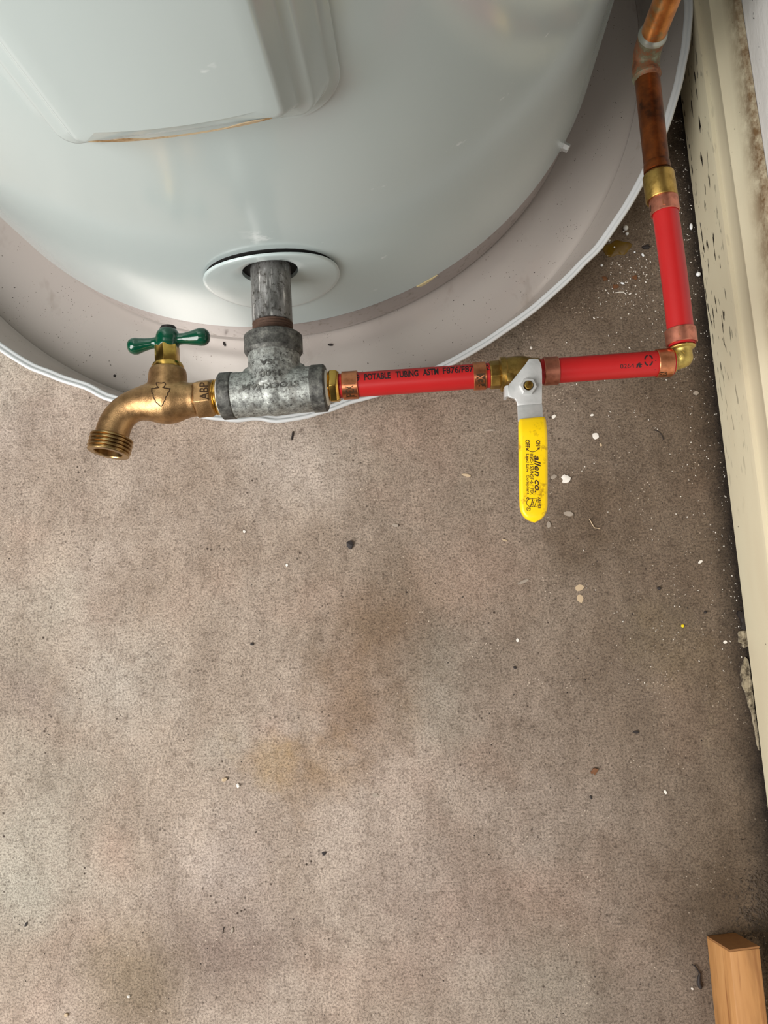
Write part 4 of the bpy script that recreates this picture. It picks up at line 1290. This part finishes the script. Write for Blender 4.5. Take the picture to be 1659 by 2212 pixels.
# dried worm-like casing beside the block
mb = MB(); pp = [(1495, 2083), (1502, 2087), (1507, 2095), (1512, 2103), (1510, 2113), (1510, 2123), (1513, 2132), (1515, 2135)]
rr_ = [0.0003, 0.0006, 0.0006, 0.0008, 0.0013, 0.0016, 0.0017, 0.0009]
mb.tube([W(x, y, 0.0016) for x, y in pp], rr_, 12); tag(build(mb, 'dead_worm', DARKBIT), 'dark shrivelled worm on the concrete left of the wood block', 'worm')

# foam beads near the pan edge
FB = 'white foam beads'
def bead(label, px, py, r, sc=(1, 1, 1), rot=0.0):
    rad = r * FM
    c_ = W(px, py, rad * sc[2])
    mb = MB(); mb.sphere((0, 0, 0), rad, 14, sc)
    R = Matrix.Rotation(rot, 3, 'Z'); mb.v = [R @ v + Vector((c_.x, c_.y, rad * sc[2] + 0.0001)) for v in mb.v]
    tag(build(mb, 'foam_bead', BEAD, sharp=180), label, 'bead', FB)
bead('largest white foam bead, beside the pan rim above the amber puddle', 1351.6, 492.6, 5.6)
bead('second white foam bead just below the largest one', 1354.6, 504.7, 3.9)
bead('tiny white foam bead touching the largest bead on its lower left', 1347, 500.5, 2.0)
bead('white foam bead against the baseboard foot, right of the red tube', 1508.6, 592.4, 5.2)
bead('white foam bead below the amber puddle, near the pan rim', 1300, 573, 3.0)
bead('small white foam bead on the upper left of the amber puddle', 1316, 519.5, 2.6)
bead('small white foam bead in the middle of the amber puddle', 1327, 534.6, 2.1)
bead('small white foam bead right of the amber puddle', 1371, 544.7, 2.2)
bead('rice-shaped white bead right of the amber puddle, by the red tube', 1388.7, 551, 4.6, (0.55, 1, 0.6), 0.45)
bead('rice-shaped white bead below the amber puddle among brown crumbs', 1344.6, 612, 4.6, (1, 0.5, 0.5), -0.4)
bead('elongated white bead between baseboard and upper red tube', 1493, 489.5, 8.0, (0.45, 1, 0.4), -0.1)
flake('paint_flake', 'white chip right of the white thread below the puddle', 'flake', 1361, 635, 8, 4, 0.6, 0.0008, WHITEFLAKE, group=PF)
flake('rust_crumb', 'left brown rust crumb below the amber puddle', 'crumb', 1306, 602, 15, 17, 0.2, 0.0012, BROWNBIT, jag=0.6, n=13)
flake('rust_crumb', 'lowest brown rust crumb, above the white thread', 'crumb', 1331, 619, 17, 17, 0.6, 0.0012, BROWNBIT, jag=0.6, n=13)
flake('rust_crumb', 'right brown rust crumb below the puddle near the red tube', 'crumb', 1371, 600, 14, 12, 0.2, 0.0012, BROWNBIT, jag=0.6, n=13)
flake('dirt_clump', 'black tarry lump half hidden under the red tube beside the puddle', 'clump', 1396, 535, 22, 13, 0.1, 0.0020, DARKBIT, jag=0.4, n=13)
# amber puddle
mb = MB(); c_ = W(1332, 537, 0); rows = []
rad = [1 + 0.16 * math.sin(2 * a_ * 2 * PI / 40 + 1) + 0.10 * math.sin(5 * a_ * 2 * PI / 40) for a_ in range(40)]
for s, z in ((1.0, 0.0002), (0.97, 0.0005), (0.85, 0.0009), (0.5, 0.0012), (0.05, 0.0013)):
    rows.append([Vector((c_.x + 28 * FM * s * rad[j] * math.cos(2 * PI * j / 40), c_.y + 20 * FM * s * rad[j] * math.sin(2 * PI * j / 40), z)) for j in range(40)])
mb.rings(rows); tag(build(mb, 'amber_puddle', AMBER, sharp=60), 'glossy amber sticky puddle on the floor beside the pan rim', 'puddle')

# mortar remnants against the baseboard foot
def slab_px(name, label, cat, poly, z, mat):
    mb = MB(); P = [W(x, y, z) for x, y in poly]
    P = [Vector((min(p.x, XB + 0.006), p.y, p.z)) for p in P]
    n = len(P)
    c_ = sum(P, Vector()) / n
    vs = [Vector((p.x, p.y, 0.0002)) for p in P] + [Vector((p.x, p.y, z * (0.6 + 0.4 * rnd.random()))) for p in P] + [Vector((c_.x, c_.y, z * 1.05))]
    fs = [(j, (j + 1) % n, n + (j + 1) % n, n + j) for j in range(n)] + [(n + j, n + (j + 1) % n, 2 * n) for j in range(n)]
    mb.add(vs, fs); return tag(build(mb, name, mat, sharp=20), label, cat)
def zb(x, y): return (x / 7.9 + 1540, y / 7.9 + 1280)
slab_px('mortar_patch', 'small square grey mortar patch sticking out at the baseboard foot', 'mortar', [zb(*p) for p in ((470, 660), (450, 700), (465, 770), (452, 850), (520, 870), (510, 905), (540, 945), (600, 915), (632, 870), (628, 650), (540, 648))], 0.0034, MORTAR)
slab_px('mortar_strip', 'long ragged strip of pale mortar along the baseboard foot', 'mortar', [zb(*p) for p in ((560, 1100), (520, 1190), (490, 1330), (480, 1410), (510, 1500), (505, 1590), (560, 1700), (590, 1820), (620, 1950), (670, 2060), (690, 2200), (735, 2420), (760, 2600), (800, 2700), (790, 2500), (760, 2250), (715, 1950), (680, 1650), (640, 1350), (612, 1150))], 0.0022, MORTAR)
slab_px('gap_shade_patch', 'black patch standing for the dark gap above the mortar patch', 'clump', [zb(*p) for p in ((440, 320), (430, 380), (480, 440), (500, 520), (490, 620), (560, 640), (618, 600), (600, 520), (560, 440), (570, 330), (550, 295), (500, 330))], 0.0036, DARKBIT)  # black piece put in for the shade of the gap

# ------------------------------------------------------------------ uncountable dust, one object each
def dust(name, label, n, pick, size, mat, z=0.0, mats=None):
    mb = MB()
    for _ in range(n):
        px, py = pick()
        c_ = W(px, py, z)
        s = size * (0.4 + 1.2 * rnd.random() ** 2)
        a = rnd.random() * PI; el = 0.5 + rnd.random()
        p = []
        for i in range(4):
            t = a + i * PI / 2
            p.append(Vector((c_.x + math.cos(t) * s * (el if i % 2 else 1 / el), c_.y + math.sin(t) * s * (el if i % 2 else 1 / el), z + 0.0001)))
        p.append(Vector((c_.x, c_.y, z + s * 0.9)))
        mb.add(p, [(0, 1, 4), (1, 2, 4), (2, 3, 4), (3, 0, 4), (3, 2, 1, 0)])
    o = build(mb, name, mat, kind='stuff', sharp=20)
    o['label'] = label; o['category'] = 'dust'
    return o
def in_pan(px, py):
    d = W(px, py, 0.0) - PC; return math.hypot(d.x, d.y) < PR1 + 0.012
def pick_wall():
    while True:
        py = 260 + 1250 * rnd.random() ** 1.5
        xe = 1486 + (py - 330) * 0.1223
        px = xe - 6 - 330 * rnd.random() ** 1.7
        if not in_pan(px, py): return px, py
def pick_all():
    while True:
        px, py = rnd.random() * 1659, 800 + rnd.random() * 1412
        if px < 1486 + (py - 330) * 0.1223 - 8 and not in_pan(px, py): return px, py
def pick_puddle():
    while True:
        px, py = rnd.gauss(1345, 50), rnd.gauss(590, 60)
        if px < 1505 and not in_pan(px, py): return px, py
dust('white_dust', 'fine white paint dust scattered on the floor near the wall', 620, pick_wall, 0.00042, WHITEFLAKE)
dust('plaster_dust', 'white grains around the amber puddle', 150, pick_puddle, 0.00055, WHITEFLAKE)
dust('floor_grit', 'sparse dark grit over the open concrete', 560, pick_all, 0.00040, DARKBIT)
def pick_pan():
    while True:
        a = rnd.random() * 2 * PI; r = PR0 * math.sqrt(rnd.random())
        if 0.285 < r < PR0 - 0.01:
            p = PC + Vector((r * math.cos(a), r * math.sin(a), 0.0036)) - CAM
            q = ROT.transposed() @ p
            px, py = CX + q.x / -q.z * FPX, CY - q.y / -q.z * FPX
            if -20 < px < 1600 and 0 < py < 950: return px, py
dust('pan_grit', 'dark specks of grit lying on the floor of the drain pan', 130, pick_pan, 0.00034, DARKBIT, z=0.0036)
def pick_corner():
    while True:
        px, py = rnd.gauss(1648, 26), rnd.gauss(1990, 60)
        if px < 1700 and py < 2120 and not (px > 1500 and py > 2030 and px < 1650): return px, py
dust('corner_dirt', 'dark crumbly dirt heaped in the corner beyond the wood block', 900, pick_corner, 0.0009, DIRT)
flake('dark_flake', 'dark flake lying on the pan floor left of the steel nipple', 'flake', 485, 743, 7, 14, 0.3, 0.0008, DARKBIT, z=0.0036)
flake('dark_flake', 'small dark lump on the pan floor below the left green wing', 'flake', 248, 812, 7, 6, 0.3, 0.0010, DARKBIT, z=0.0036)
flake('dark_flake', 'black flake on the pan floor right of the tee band', 'flake', 714, 745, 14, 6, -0.2, 0.0008, DARKBIT, z=0.0036)
